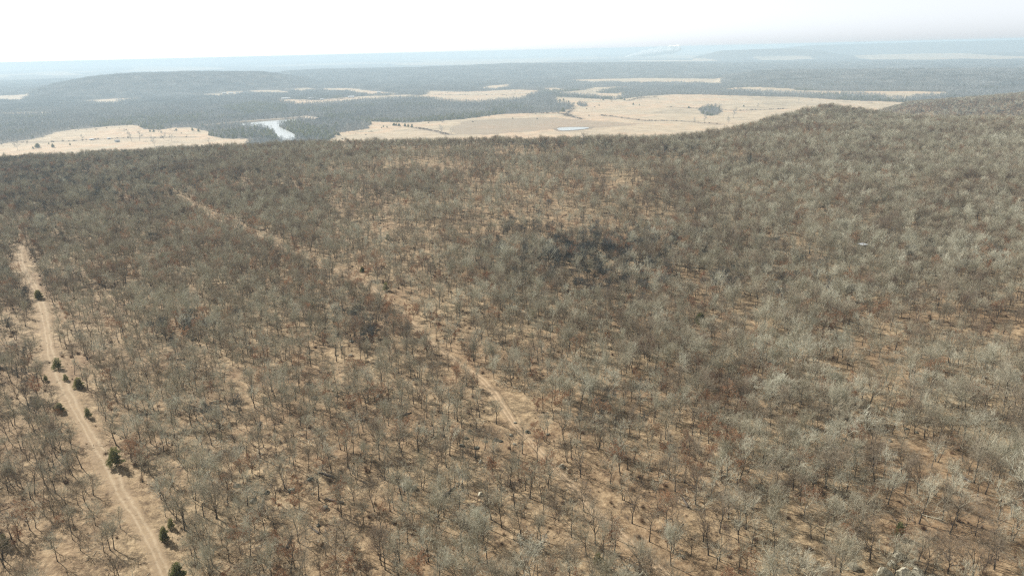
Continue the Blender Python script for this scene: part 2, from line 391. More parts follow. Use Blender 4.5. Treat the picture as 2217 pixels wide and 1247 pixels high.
# ------------------------------------------------------------------ ground sheet
def lines_near(x, y):
    w = np.zeros(x.shape)
    k = (np.hypot(x, y) < 4200) & (np.hypot(x, y) > 1000)
    for L in LINES:
        t = np.linspace(0, len(L) - 1, 160); lx = np.interp(t, range(len(L)), L[:, 0]); ly = np.interp(t, range(len(L)), L[:, 1])
        for a_, b_ in zip(lx, ly):
            m_ = k & (np.abs(x - a_) < 30) & (np.abs(y - b_) < 30)
            w[m_] = np.maximum(w[m_], np.clip(1.15 - np.hypot(x[m_] - a_, y[m_] - b_) / 14, 0, 0.9))
    return w
def bank(x, y):
    w = np.zeros(x.shape)
    for p in (POND, LAKE):
        c = p.mean(0); w = np.maximum(w, inside((p - c) * np.array([1.25, 1.5]) + c, x, y) * 0.95)
    return w
def build_ground():
    fine = np.radians(np.linspace(-41, 41, 1050))
    side = np.radians(np.concatenate([np.linspace(-180, -90, 19)[:-1], np.linspace(-90, -41, 50)[:-1]]))
    az = np.concatenate([side, fine, -side[::-1]])[:-1]
    rr = np.concatenate([[6, 14, 22, 30, 38], np.geomspace(45, 60000, 1020)])
    A, Rr = np.meshgrid(az, rr)
    X = Rr * np.sin(A); Y = Rr * np.cos(A); Z = terrain(X, Y)
    nr, na = X.shape
    # rough micro relief near the camera
    Z = Z + 0.35 * (fbm(X / 6, Y / 6, 77, 3) - 0.5) * (Rr < 1200)
    co = np.stack([X, Y, Z], -1).reshape(-1, 3)
    global HIGHEST
    HIGHEST = float(Z.max()); print('highest ground', HIGHEST, 'at', X.flat[Z.argmax()], Y.flat[Z.argmax()])
    co = np.vstack([co, [[0, 0, 0]]])
    i = np.arange(nr - 1)[:, None] * na; j = np.arange(na)[None, :]; j2 = (j + 1) % na
    quads = np.stack([i + j, i + na + j, i + na + j2, i + j2], -1).reshape(-1, 4)[:, ::-1]
    tris = np.stack([np.full(na, nr * na), np.arange(na), (np.arange(na) + 1) % na], -1)[:, ::-1]
    me = bpy.data.meshes.new('ground')
    nv = len(co); nq = len(quads); ntri = len(tris)
    me.vertices.add(nv); me.vertices.foreach_set('co', co.ravel())
    me.loops.add(nq * 4 + ntri * 3); me.loops.foreach_set('vertex_index', np.concatenate([quads.ravel(), tris.ravel()]).astype(np.int32))
    me.polygons.add(nq + ntri)
    me.polygons.foreach_set('loop_start', np.concatenate([np.arange(nq) * 4, nq * 4 + np.arange(ntri) * 3]).astype(np.int32))
    me.update(calc_edges=True)
    me.polygons.foreach_set('use_smooth', np.ones(nq + ntri, bool))
    x = co[:, 0]; y = co[:, 1]; z = co[:, 2]
    f = field_mask(x, y) & (z < -70)
    f &= ~near_wood(x, y)
    wx, wy = warp(x, y)
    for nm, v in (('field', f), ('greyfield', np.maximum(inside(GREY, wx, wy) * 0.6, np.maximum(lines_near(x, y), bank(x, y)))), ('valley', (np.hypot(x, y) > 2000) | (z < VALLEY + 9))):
        a = me.attributes.new(nm, 'FLOAT', 'POINT'); a.data.foreach_set('value', v.astype(np.float32))
    me.materials.append(M_ground)
    tag(link('ground', me), kind='structure')
build_ground()

def sheet(name, poly, dz, material, zbase=VALLEY, thick=None):
    n = len(poly); z = terrain(poly[:, 0], poly[:, 1]).max() + dz
    verts = [(p[0], p[1], z) for p in poly]
    me = mesh_np(name, verts, [tuple(range(n))], [material])
    import bmesh
    bm = bmesh.new(); bm.from_mesh(me); bmesh.ops.triangulate(bm, faces=bm.faces[:])
    for f in bm.faces:
        if f.normal.z < 0: f.normal_flip()
    bm.to_mesh(me); bm.free()
    return link(name, me)
def smooth_poly(p, it=2):
    for _ in range(it):
        q = np.roll(p, -1, 0); p = np.stack([0.75 * p + 0.25 * q, 0.25 * p + 0.75 * q], 1).reshape(-1, 2)
    return p
tag(sheet('lake_water', smooth_poly(LAKE), 0.4, M_water), kind='structure')
tag(sheet('pond_water', smooth_poly(POND), 0.4, M_water), kind='structure')

def embankment():
    """earth dam behind the lake"""
    cl = P([(440, 274), (500, 268.3), (560, 263.2), (600, 260.3), (640, 257.5), (662, 254.5), (690, 259)])
    verts = []; faces = []; n = 60
    t = np.linspace(0, len(cl) - 1, n); X = np.interp(t, range(len(cl)), cl[:, 0]); Y = np.interp(t, range(len(cl)), cl[:, 1])
    for k in range(n):
        a = max(k - 1, 0); b = min(k + 1, n - 1); d = np.array([X[b] - X[a], Y[b] - Y[a]]); d /= np.linalg.norm(d); nrm = np.array([-d[1], d[0]])
        z = float(terrain(X[k:k + 1], Y[k:k + 1])[0])
        for off, h in ((-13, -0.5), (-5, 3.4), (0, 3.7), (5, 3.3), (13, -0.5)):
            j = random.Random(k * 7 + off).uniform(-0.3, 0.3)
            verts.append((X[k] + nrm[0] * off, Y[k] + nrm[1] * off, z + h + j))
        if k:
            for s in range(4): o = (k - 1) * 5 + s; faces.append((o, o + 5, o + 6, o + 1))
    tag(link('dam_bank', mesh_np('dam_bank', verts, faces, [M_dam])), kind='structure')
embankment()

# ------------------------------------------------------------------ tracks
def spline(pts, n):
    p = np.array(pts); d = np.concatenate([[0], np.cumsum(np.hypot(*np.diff(p, axis=0).T))]); t = np.linspace(0, d[-1], n)
    x = np.interp(t, d, p[:, 0]); y = np.interp(t, d, p[:, 1])
    k = max(3, n // (len(pts) * 2)) | 1; ker = np.hanning(k + 2)[1:-1]; ker /= ker.sum()
    xp = np.pad(x, k // 2, 'reflect', reflect_type='odd'); yp = np.pad(y, k // 2, 'reflect', reflect_type='odd')
    return np.convolve(xp, ker, 'valid'), np.convolve(yp, ker, 'valid')
def track(name, px, width, material, seed):
    pts = [on_ground(*p)[:2] for p in px]
    L = sum(math.dist(pts[i], pts[i - 1]) for i in range(1, len(pts)))
    n = int(L / 0.8); X, Y = spline(pts, n); dx = np.gradient(X); dy = np.gradient(Y); l = np.hypot(dx, dy); nx = -dy / l; ny = dx / l
    cols = 15; us = np.linspace(0, 1, cols)
    W = width * (0.55 + 0.9 * fbm(np.arange(n) / 14.0, np.zeros(n), seed, 3))
    PX = X[:, None] + nx[:, None] * (0.5 - us)[None] * W[:, None]; PY = Y[:, None] + ny[:, None] * (0.5 - us)[None] * W[:, None]
    PZ = terrain(PX, PY) + 0.35 * (fbm(PX / 6, PY / 6, 77, 3) - 0.5) + 0.05
    rut = 0.10 * (np.exp(-((us - 0.33) / 0.05) ** 2) + np.exp(-((us - 0.61) / 0.05) ** 2)); PZ = PZ - rut[None] * 0.4 + 0.06
    PZ[:, 0] -= 0.18; PZ[:, -1] -= 0.18
    verts = np.stack([PX, PY, PZ], -1).reshape(-1, 3)
    faces = [(i * cols + j, (i + 1) * cols + j, (i + 1) * cols + j + 1, i * cols + j + 1) for i in range(n - 1) for j in range(cols - 1)]
    me = mesh_np(name, verts, faces, [material], smooth=True)
    uv = me.uv_layers.new(name='across'); vi = np.empty(len(me.loops), np.int32); me.loops.foreach_get('vertex_index', vi)
    uvs = np.stack([us[vi % cols], (vi // cols) * 0.1], -1).astype(np.float32); uv.data.foreach_set('uv', uvs.ravel())
    tag(link(name, me), kind='structure')
    return np.stack([X, Y], -1)
TRACK = track('dirt_track', [(48, 532), (41, 548), (48, 580), (75, 625), (92, 670), (100, 710), (108, 770), (135, 830), (165, 890), (195, 945), (235, 1010), (262, 1070), (300, 1130), (335, 1190), (362, 1260), (390, 1340)], 4.2, M_track, 3)
TRAIL = track('woodland_trail', [(385, 425), (420, 450), (480, 480), (555, 508), (620, 540), (700, 575), (780, 608), (840, 650), (880, 690), (930, 740), (990, 785), (1040, 820), (1075, 860), (1105, 910), (1160, 970), (1215, 1030), (1270, 1090), (1330, 1150), (1390, 1200), (1470, 1270)], 2.8, M_trail, 8)
def dist_line(L, x, y):
    d = np.full(x.shape, 1e9)
    for k in range(0, len(L), 3):
        np.minimum(d, np.hypot(x - L[k, 0], y - L[k, 1]), out=d)
    return d

# ------------------------------------------------------------------ tree builder
class TB:
    """collects tapered tubes and twigs"""
    def __init__(s): s.v = []; s.f = []
    def tube(s, pts, rad, sides):
        base = len(s.v); up = Vector((0.31, 0.2, 0.93)); n = len(pts)
        for k, p in enumerate(pts):
            d = (pts[min(k + 1, n - 1)] - pts[max(k - 1, 0)]).normalized()
            a = d.cross(up)
            if a.length < 1e-3: a = d.cross(Vector((1, 0, 0)))
            a.normalize(); b = d.cross(a)
            for q in range(sides):
                t = 2 * math.pi * q / sides; s.v.append(tuple(p + (a * math.cos(t) + b * math.sin(t)) * rad[k]))
        for k in range(n - 1):
            for q in range(sides):
                q2 = (q + 1) % sides; o = base + k * sides
                s.f.append((o + q, o + q2, o + sides + q2, o + sides + q))
        o = base + (n - 1) * sides; s.f.append(tuple(o + q for q in range(sides)))
    def cone(s, p, e, r):
        d = (e - p); a = d.cross(Vector((0.3, 0.9, 0.2)))
        if a.length < 1e-4: a = d.cross(Vector((1, 0, 0)))
        a.normalize(); b = d.normalized().cross(a); o = len(s.v)
        for t in (0, 2.094, 4.189): s.v.append(tuple(p + (a * math.cos(t) + b * math.sin(t)) * r))
        s.v.append(tuple(e)); s.f += [(o, o + 1, o + 3), (o + 1, o + 2, o + 3), (o + 2, o, o + 3)]
def rvec(rng):
    while True:
        v = Vector((rng.uniform(-1, 1), rng.uniform(-1, 1), rng.uniform(-1, 1)))
        if 0.05 < v.length < 1: return v.normalized()
def path(rng, p, d, L, n, wob, lift):
    pts = [p.copy()]
    for _ in range(n):
        d = (d + rvec(rng) * wob + Vector((0, 0, lift))).normalized(); p = p + d * (L / n); pts.append(p.copy())
    return pts, d
def at_path(pts, t):
    k = min(int(t * (len(pts) - 1)), len(pts) - 2); f = t * (len(pts) - 1) - k
    return pts[k].lerp(pts[k + 1], f), (pts[k + 1] - pts[k]).normalized()
def side_dir(rng, d, ang):
    a = d.cross(rvec(rng))
    while a.length < 1e-3: a = d.cross(rvec(rng))
    a.normalize(); return (d * math.cos(ang) + a * math.sin(ang)).normalized()
def bare_tree(seed, H=9.0, spread=1.0, fork=0.35, stems=1, lean=0.0, dens=1.0, twig_r=0.0125, nbr=(7, 6, 6, 5), coarse=False):
    """returns trunk builder, crown builder and twig tips"""
    rng = random.Random(seed); T = TB(); B = TB(); tips = []
    for st in range(stems):
        a0 = rng.uniform(0, 6.28); ln = lean + (0.22 if stems > 1 else 0.0)
        d0 = Vector((math.cos(a0) * ln, math.sin(a0) * ln, 1)).normalized()
        base = Vector((0.18 * math.cos(a0) * (stems > 1), 0.18 * math.sin(a0) * (stems > 1), -0.3))
        hs = H * rng.uniform(0.85, 1.0) if stems > 1 else H
        tp, _ = path(rng, base, d0, hs * 0.82, 7, 0.10, 0.06)
        r0 = 0.016 * hs + 0.02
        T.tube(tp, [r0 * 1.35] + [r0 * (1 - 0.86 * k / 7) for k in range(1, 8)], 6 if not coarse else 4)
        n1 = max(3, int(nbr[0] * (1 if stems == 1 else 0.7)))
        for i in range(n1):
            t = fork + (0.97 - fork) * (i + rng.random() * 0.7) / n1
            p, d = at_path(tp, t)
            ang = math.radians(rng.uniform(38, 68)) * (1.08 - 0.55 * t)
            L1 = spread * H * rng.uniform(0.30, 0.42) * (1.12 - 0.5 * abs(t - 0.55))
            p1, _ = path(rng, p, side_dir(rng, d, ang), L1, 4, 0.22, 0.10)
            r1 = r0 * (0.60 - 0.30 * t)
            (T if i % 2 == 0 and not coarse else B).tube(p1, [r1, r1 * .8, r1 * .6, r1 * .42, r1 * .22], 4 if not coarse else 3)
            for j in range(nbr[1]):
                t2 = 0.22 + 0.78 * (j + rng.random()) / nbr[1]
                p, d = at_path(p1, min(t2, 0.99)); L2 = L1 * rng.uniform(0.38, 0.6) * (1.15 - 0.45 * t2)
                p2, _ = path(rng, p, side_dir(rng, d, math.radians(rng.uniform(25, 65))), L2, 3, 0.25, 0.12)
                r2 = max(r1 * 0.48, twig_r * 1.7); B.tube(p2, [r2, r2 * .7, r2 * .5, r2 * .3], 3)
                for k in range(nbr[2]):
                    t3 = 0.2 + 0.8 * (k + rng.random()) / nbr[2]
                    p, d = at_path(p2, min(t3, 0.99)); L3 = L2 * rng.uniform(0.4, 0.7)
                    d3 = (side_dir(rng, d, math.radians(rng.uniform(20, 60))) + Vector((0, 0, 0.18))).normalized(); e = p + d3 * L3
                    B.cone(p, e, twig_r)
                    tips.append(e)
                    for q in range(int(nbr[3] * dens * 0.72 + rng.random())):
                        f = rng.uniform(0.15, 1.0); pp = p.lerp(e, f)
                        d4 = (side_dir(rng, d3, math.radians(rng.uniform(20, 60))) + Vector((0, 0, 0.15))).normalized()
                        e4 = pp + d4 * L3 * rng.uniform(0.35, 0.75); B.cone(pp, e4, twig_r * 0.75); tips.append(e4)
    return T, B, tips
def leaf_faces(rng, centres, count, size, jitter):
    v = []; f = []
    for _ in range(count):
        c = rng.choice(centres) + rvec(rng) * rng.random() * jitter
        a = rvec(rng) * size * rng.uniform(0.6, 1.3); b = rvec(rng).cross(a).normalized() * size * rng.uniform(0.4, 0.8)
        o = len(v); v += [tuple(c - a), tuple(c + b), tuple(c + a), tuple(c - b)]; f.append((o, o + 1, o + 2, o + 3))
    return v, f
def cedar_crown(seed, H, R, count, size):
    rng = random.Random(seed); v = []; f = []
    lob = [rng.uniform(0.55, 1.3) for _ in range(9)]
    for i in range(count):
        h = 1 - math.sqrt(rng.random()) * 0.97
        a = rng.uniform(0, 2 * math.pi)
        prof = R * (1 - h) ** 0.42 * lob[int((a / 6.2832 * 9 + h * 7)) % 9] * (0.88 + 0.22 * math.sin(h * 23 + a * 3))
        rad = prof * (rng.random() ** 0.35)
        c = Vector((math.cos(a) * rad, math.sin(a) * rad, 0.08 * H + h * 0.95 * H))
        out = Vector((math.cos(a), math.sin(a), 0.9)).normalized()
        d = (out + rvec(rng) * 0.6).normalized() * size * rng.uniform(0.7, 1.5); s = rvec(rng).cross(d).normalized() * size * 0.32
        o = len(v); v += [tuple(c - s), tuple(c + s), tuple(c + d)]; f.append((o, o + 1, o + 2))
    return v, f

OAKS = [  # build arguments, words for the shape
    (dict(seed=1, H=7.4, spread=1.22, fork=0.40, nbr=(8, 6, 6, 7)), 'round-crowned'),
    (dict(seed=2, H=6.8, spread=1.55, fork=0.28, nbr=(9, 7, 6, 7)), 'broad domed'),
    (dict(seed=3, H=8.4, spread=0.85, fork=0.45, nbr=(7, 6, 5, 6)), 'tall slender'),
    (dict(seed=4, H=7.0, spread=1.25, fork=0.30, stems=2, nbr=(8, 6, 6, 6)), 'twin-stemmed'),
    (dict(seed=5, H=7.2, spread=1.3, fork=0.34, lean=0.25, nbr=(8, 6, 6, 6)), 'leaning lopsided'),
    (dict(seed=6, H=6.2, spread=1.5, fork=0.30, dens=1.4, nbr=(9, 7, 6, 7)), 'dense twiggy'),
    (dict(seed=7, H=7.6, spread=1.05, fork=0.42, dens=0.6, nbr=(7, 5, 5, 5)), 'thin open-crowned'),
    (dict(seed=8, H=4.8, spread=1.1, fork=0.30, nbr=(7, 6, 5, 5)), 'stunted')]
OAKS += [(dict(kw, seed=kw['seed'] + 100, H=kw['H'] * f), w) for (kw, w), f in zip(OAKS, (0.9, 1.1, 0.86, 0.85, 1.1, 1.08, 0.88, 1.2))]
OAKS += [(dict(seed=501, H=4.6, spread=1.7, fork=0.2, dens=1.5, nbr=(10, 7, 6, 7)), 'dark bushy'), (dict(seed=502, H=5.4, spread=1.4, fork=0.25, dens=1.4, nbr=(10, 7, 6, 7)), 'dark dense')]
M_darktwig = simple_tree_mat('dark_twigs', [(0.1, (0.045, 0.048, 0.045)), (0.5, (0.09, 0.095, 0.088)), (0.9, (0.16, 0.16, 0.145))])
oak_parts = []; src_oak = bpy.data.collections.new('oak_sources')
def join(name, parts, mats):
    v = []; f = []; mi = []
    for k, (pv, pf) in enumerate(parts):
        o = len(v); v += pv; f += [tuple(i + o for i in q) for q in pf]; mi += [k] * len(pf)
    return mesh_np(name, v, f, mats, mi)
for k, (kw, words) in enumerate(OAKS):
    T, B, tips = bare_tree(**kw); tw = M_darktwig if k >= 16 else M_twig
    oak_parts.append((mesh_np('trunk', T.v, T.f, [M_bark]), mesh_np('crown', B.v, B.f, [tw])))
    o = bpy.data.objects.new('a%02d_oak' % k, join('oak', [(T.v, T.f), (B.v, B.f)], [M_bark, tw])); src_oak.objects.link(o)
BROWN = [(dict(seed=21, H=6.0, spread=1.25, fork=0.3, nbr=(7, 5, 5, 4)), 2300, 'russet round-crowned'),
         (dict(seed=22, H=4.2, spread=1.3, fork=0.2, nbr=(7, 5, 4, 3)), 1900, 'low bushy rusty'),
         (dict(seed=23, H=7.0, spread=1.1, fork=0.4, nbr=(7, 5, 5, 5)), 1300, 'thinly leaved brown')]
brown_parts = []; src_brown = bpy.data.collections.new('brown_sources')
for k, (kw, cnt, words) in enumerate(BROWN):
    T, B, tips = bare_tree(**kw); lv, lf = leaf_faces(random.Random(k), tips, cnt, 0.085, 0.22)
    brown_parts.append((mesh_np('trunk', T.v, T.f, [M_bark]), mesh_np('crown', B.v, B.f, [M_twig]), mesh_np('leaves', lv, lf, [M_leafbrown])))
    o = bpy.data.objects.new('b%02d_oak' % k, join('leafy_oak', [(T.v, T.f), (B.v, B.f), (lv, lf)], [M_bark, M_twig, M_leafbrown])); src_brown.objects.link(o)
CEDARS = [(5.5, 1.5), (4.2, 1.6), (7.0, 1.9)]; cedar_parts = []
for k, (h, r) in enumerate(CEDARS):
    T = TB(); T.tube([Vector((0, 0, -0.2)), Vector((0.03, 0, h * 0.5)), Vector((0, 0.03, h * 0.9))], [0.13, 0.08, 0.02], 6)
    v, f = cedar_crown(40 + k, h, r, 4200, 0.24)
    cedar_parts.append((mesh_np('trunk', T.v, T.f, [M_bark]), mesh_np('crown', v, f, [M_cedar])))
# valley woods: coarser trees and small stands
src_mid = bpy.data.collections.new('valley_tree_sources'); src_patch = bpy.data.collections.new('valley_stand_sources')
mid = []
for k in range(4):
    T, B, tips = bare_tree(60 + k, H=[12, 10, 13, 9][k], spread=[0.95, 1.1, 0.9, 1.1][k], fork=0.3, twig_r=0.045, nbr=(7, 5, 4, 3), coarse=True)
    mid.append((T.v, T.f, B.v, B.f))
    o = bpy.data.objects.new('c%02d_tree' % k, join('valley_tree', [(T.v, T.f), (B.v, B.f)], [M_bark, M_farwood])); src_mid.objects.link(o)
cv, cf = cedar_crown(77, 7.5, 2.6, 500, 0.8)
o = bpy.data.objects.new('c04_cedar', mesh_np('valley_cedar', cv, cf, [M_cedar])); src_mid.objects.link(o)
for k in range(4):
    rng = random.Random(90 + k); v = []; f = []; mi = []
    low = []
    for q in range(3):
        T, B, tips = bare_tree(200 + k * 3 + q, H=rng.uniform(9, 13), spread=1.05, fork=0.3, twig_r=0.13, nbr=(5, 4, 3, 1), coarse=True); low.append((T.v + B.v, T.f + [tuple(i + len(T.v) for i in g) for g in B.f]))
    for i in range(7):
        for j in range(7):
            if rng.random() < 0.12: continue
            tv, tf = rng.choice(low); a = rng.uniform(0, 6.28); s = rng.uniform(0.7, 1.15); ca = math.cos(a) * s; sa = math.sin(a) * s
            dx = (i - 3 + rng.uniform(-.5, .5)) * 8; dy = (j - 3 + rng.uniform(-.5, .5)) * 8
            o = len(v); v += [(x * ca - y * sa + dx, x * sa + y * ca + dy, z * s) for x, y, z in tv]
            f += [tuple(i2 + o for i2 in g) for g in tf]
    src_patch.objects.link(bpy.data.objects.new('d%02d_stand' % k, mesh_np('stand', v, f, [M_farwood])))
src_brush = bpy.data.collections.new('brush_sources')
for k in range(3):
    rng = random.Random(300 + k); B = TB()
    for q in range(90):
        p = Vector((rng.gauss(0, 0.25), rng.gauss(0, 0.25), 0)); e = p + Vector((rng.gauss(0, 0.35), rng.gauss(0, 0.35), rng.uniform(0.4, 1.5)))
        B.cone(p, e, 0.018); pp = p.lerp(e, 0.5); B.cone(pp, pp + rvec(rng) * 0.4 + Vector((0, 0, 0.2)), 0.012)
    src_brush.objects.link(bpy.data.objects.new('e%02d_brush' % k, mesh_np('brush', B.v, B.f, [M_brush])))

for k in range(3):      # fallen twigs and branches lying in the litter
    rng = random.Random(400 + k); B = TB()
    for q in range(26):
        p = Vector((rng.gauss(0, 0.9), rng.gauss(0, 0.9), rng.uniform(0.02, 0.12))); a_ = rng.uniform(0, 6.28); L_ = rng.uniform(0.3, 1.7)
        e = p + Vector((math.cos(a_) * L_, math.sin(a_) * L_, rng.uniform(-0.02, 0.22))); B.cone(p, e, rng.uniform(0.02, 0.05))
    src_brush.objects.link(bpy.data.objects.new('e%02d_brush' % (k + 3), mesh_np('brush', B.v, B.f, [M_log if k == 0 else M_brush if k == 1 else M_twig])))

# ------------------------------------------------------------------ scatter object (geometry nodes)
def scatter(name, coll, pos, rot, scl, idx, label, cat):
    me = bpy.data.meshes.new(name); n = len(pos)
    me.vertices.add(n); me.vertices.foreach_set('co', np.asarray(pos, np.float32).ravel())
    for nm, typ, key, arr in (('rot', 'FLOAT_VECTOR', 'vector', rot), ('scl', 'FLOAT_VECTOR', 'vector', scl), ('idx', 'INT', 'value', idx)):
        a = me.attributes.new(nm, typ, 'POINT'); a.data.foreach_set(key, np.asarray(arr, np.int32 if typ == 'INT' else np.float32).ravel())
    o = link(name, me)
    g = bpy.data.node_groups.new(name + '_scatter', 'GeometryNodeTree')
    g.interface.new_socket(name='Geometry', in_out='INPUT', socket_type='NodeSocketGeometry')
    g.interface.new_socket(name='Geometry', in_out='OUTPUT', socket_type='NodeSocketGeometry')
    ni = g.nodes.new('NodeGroupInput'); no = g.nodes.new('NodeGroupOutput')
    ci = g.nodes.new('GeometryNodeCollectionInfo'); ci.inputs['Collection'].default_value = coll
    ci.inputs['Separate Children'].default_value = True; ci.inputs['Reset Children'].default_value = True
    ip = g.nodes.new('GeometryNodeInstanceOnPoints'); ip.inputs['Pick Instance'].default_value = True
    L = g.links.new
    L(ni.outputs[0], ip.inputs['Points']); L(ci.outputs[0], ip.inputs['Instance'])
    for nm, typ, sock in (('rot', 'FLOAT_VECTOR', 'Rotation'), ('scl', 'FLOAT_VECTOR', 'Scale'), ('idx', 'INT', 'Instance Index')):
        na = g.nodes.new('GeometryNodeInputNamedAttribute'); na.data_type = typ; na.inputs['Name'].default_value = nm
        L(na.outputs[0], ip.inputs[sock])
    L(ip.outputs[0], no.inputs[0])
    md = o.modifiers.new('scatter', 'NODES'); md.node_group = g
    tag(o, label, cat, kind='stuff'); return o

rs = np.random.RandomState(5)
def jitter_grid(x0, x1, y0, y1, s):
    gx, gy = np.meshgrid(np.arange(x0, x1, s), np.arange(y0, y1, s))
    return (gx + (rs.rand(*gx.shape) - .5) * s * 0.95).ravel(), (gy + (rs.rand(*gy.shape) - .5) * s * 0.95).ravel()

# ------------------------------------------------------------------ woodland on the plateau
x, y = jitter_grid(-1100, 1500, 40, 1950, 2.55)
a = np.degrees(np.arctan2(x, y)); r = np.hypot(x, y)
k = (np.abs(a) < 43) & (r < 1950) & (r > 55)
x = x[k]; y = y[k]; r = r[k]
zt = terrain(x, y)
k = zt > VALLEY + 9
x = x[k]; y = y[k]; r = r[k]; zt = zt[k]
ppx, ppy, _w = project(x, y, zt)
big = fbm(x / 60, y / 60, 101, 3); sm = fbm(x / 17, y / 17, 103, 2)
right = sstep(-10, 70, x - 0.05 * y)
keep_p = 0.57 + 0.35 * ((x < -0.25 * y) & (y > 230)) + 0.12 * right + 0.2 * (x < -62 - 0.10 * (y - 80)) * (y < 240) + 0.02 * sstep(220, 520, r) + 1.0 * (big - 0.5) + 0.9 * (sm - 0.5)
for cx, cy, sx, sy in ((1600, 690, 50, 22), (1545, 770, 45, 18), (1930, 338, 70, 5), (2010, 1175, 90, 22), (840, 495, 14, 25), (525, 400, 22, 8), (1820, 830, 60, 20), (700, 760, 60, 20), (900, 1010, 70, 25), (1480, 620, 30, 12)):
    keep_p = keep_p - 0.8 * np.exp(-((ppx - cx) / sx) ** 2 - ((ppy - cy) / sy) ** 2)
clump = np.zeros(len(x))
for cx, cy, sx, sy in ((1440, 790, 190, 90), (1330, 700, 150, 40), (1900, 640, 150, 45), (1650, 990, 150, 60), (1240, 860, 60, 80), (1560, 880, 150, 60), (2080, 450, 160, 60), (1100, 600, 80, 50), (590, 430, 110, 22)):
    clump = np.maximum(clump, np.exp(-((ppx - cx) / sx) ** 2 - ((ppy - cy) / sy) ** 2))
keep_p = keep_p + 0.3 * clump
dT = dist_line(TRACK, x, y); dR = dist_line(TRAIL, x, y)
keep = (rs.rand(len(x)) < keep_p) & (dT > 2.1 + 1.9 * rs.rand(len(x))) & (dR > 1.1 + 1.35 * sstep(130, 290, r) + 1.2 * rs.rand(len(x)))
x, y, zt, r, ppx, ppy, right, big, dT, dR, clump = [q[keep] for q in (x, y, zt, r, ppx, ppy, right, big, dT, dR, clump)]
n = len(x)
brown_p = 0.07 + 0.13 * sstep(0.52, 0.68, fbm(x / 45, y / 45, 111, 3)) + 0.1 * (dR < 8)
brown_p = brown_p + 0.18 * (r > 1080)
is_brown = rs.rand(n) < brown_p
wts = np.array([0.20, 0.12, 0.19, 0.10, 0.12, 0.06, 0.12, 0.09]); wr = np.array([0.16, 0.24, 0.08, 0.12, 0.12, 0.20, 0.03, 0.05])
var = np.array([rs.choice(8, p=(wr if q > 0.5 else wts)) for q in right])
var = np.where(rs.rand(n) < 0.7 * clump, np.where(rs.rand(n) < 0.5, 5, 1), var); var = var + 8 * (rs.rand(n) < 0.5)
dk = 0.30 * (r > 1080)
for cx, cy, sx, sy, a_ in ((1290, 556, 175, 55, 1.1), (1190, 535, 70, 22, .9), (1350, 615, 110, 38, .9), (800, 722, 75, 28, .8), (1200, 985, 70, 35, .5), (1330, 905, 90, 40, .4), (420, 725, 50, 22, .7), (1700, 600, 120, 40, .4), (1560, 640, 40, 40, .7), (2000, 560, 120, 40, .3), (470, 940, 60, 30, .3), (120, 400, 300, 70, .6), (60, 700, 90, 200, .3), (1780, 240, 120, 25, .35), (1480, 330, 60, 20, .3), (1200, 320, 60, 14, .3)):  # upper-left patch: darker twigs stand in for the shaded side of the crowns
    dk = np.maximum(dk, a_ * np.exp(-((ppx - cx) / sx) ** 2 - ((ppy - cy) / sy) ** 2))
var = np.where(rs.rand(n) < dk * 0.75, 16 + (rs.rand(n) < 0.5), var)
bvar = rs.choice(3, size=n, p=[0.4, 0.35, 0.25])
scale = (0.40 + 0.44 * rs.rand(n) ** 0.85 + 0.22 * (fbm(x / 34, y / 34, 221, 3) - 0.35)) * (0.93 + 0.10 * right)
rotz = rs.uniform(0, 2 * np.pi, n); tx = rs.normal(0, 0.04, n); ty = rs.normal(0, 0.04, n)
print('trees on plateau', n, 'brown', is_brown.sum())
inview = (ppx > -25) & (ppx < PW + 25) & (ppy > 120) & (ppy < PH + 85)
hts = np.where(is_brown, 7, 9) * scale / r
def nearest(mask, cnt):
    c = np.nonzero(mask & inview)[0]; return c[np.argsort(-hts[c])][:cnt]
ind_oak = nearest(~is_brown, 300); ind_brown = nearest(is_brown, 300)

COLS = ['at the left edge', 'near the left edge', 'an eighth across', 'a fifth across', 'a quarter across', 'a third across', 'two fifths across', 'left of centre', 'right of centre',
        'three fifths across', 'two thirds across', 'three quarters across', 'four fifths across', 'near the right edge', 'at the right edge']
COLX = [0.03, 0.09, 0.16, 0.225, 0.29, 0.365, 0.43, 0.5, 0.57, 0.635, 0.71, 0.775, 0.87, 0.95]
ROWS = ['at the bottom', 'near the bottom', 'a tenth up', 'a fifth up', 'a quarter up', 'a third up', 'two fifths up', 'halfway up', 'high on the slope']
ROWY = [0.965, 0.925, 0.865, 0.78, 0.72, 0.64, 0.56, 0.45]
def zone(i):
    px, py = ppx[i] / PW, ppy[i] / PH
    c = COLS[sum(px > q for q in COLX)]; r_ = ROWS[sum(py < q for q in ROWY)]
    if dT[i] < 8: c = 'beside the dirt track'
    elif dR[i] < 4.5: c = 'beside the faint trail'
    return c + ', ' + r_
def size_word(s): return 'small' if s < 0.60 else 'middling' if s < 0.75 else 'large'
def place(i, name, label, grp, parts):
    t = bpy.data.objects.new(name, None); C.objects.link(t); t.empty_display_size = 0.5
    t.location = (x[i], y[i], zt[i]); t.rotation_euler = (tx[i], ty[i], rotz[i]); t.scale = (scale[i],) * 3
    tag(t, label, 'tree', grp)
    for nm, me in parts: link(nm, me, t)
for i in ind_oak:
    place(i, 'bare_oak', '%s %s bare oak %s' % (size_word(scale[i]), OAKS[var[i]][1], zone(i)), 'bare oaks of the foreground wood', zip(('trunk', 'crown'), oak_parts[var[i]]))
for i in ind_brown:
    place(i, 'brown_leaved_oak', '%s %s oak %s' % (size_word(scale[i]), BROWN[bvar[i]][2], zone(i)), 'oaks still holding brown leaves', zip(('trunk', 'crown', 'leaves'), brown_parts[bvar[i]]))
rest = np.ones(n, bool); rest[ind_oak] = False; rest[ind_brown] = False
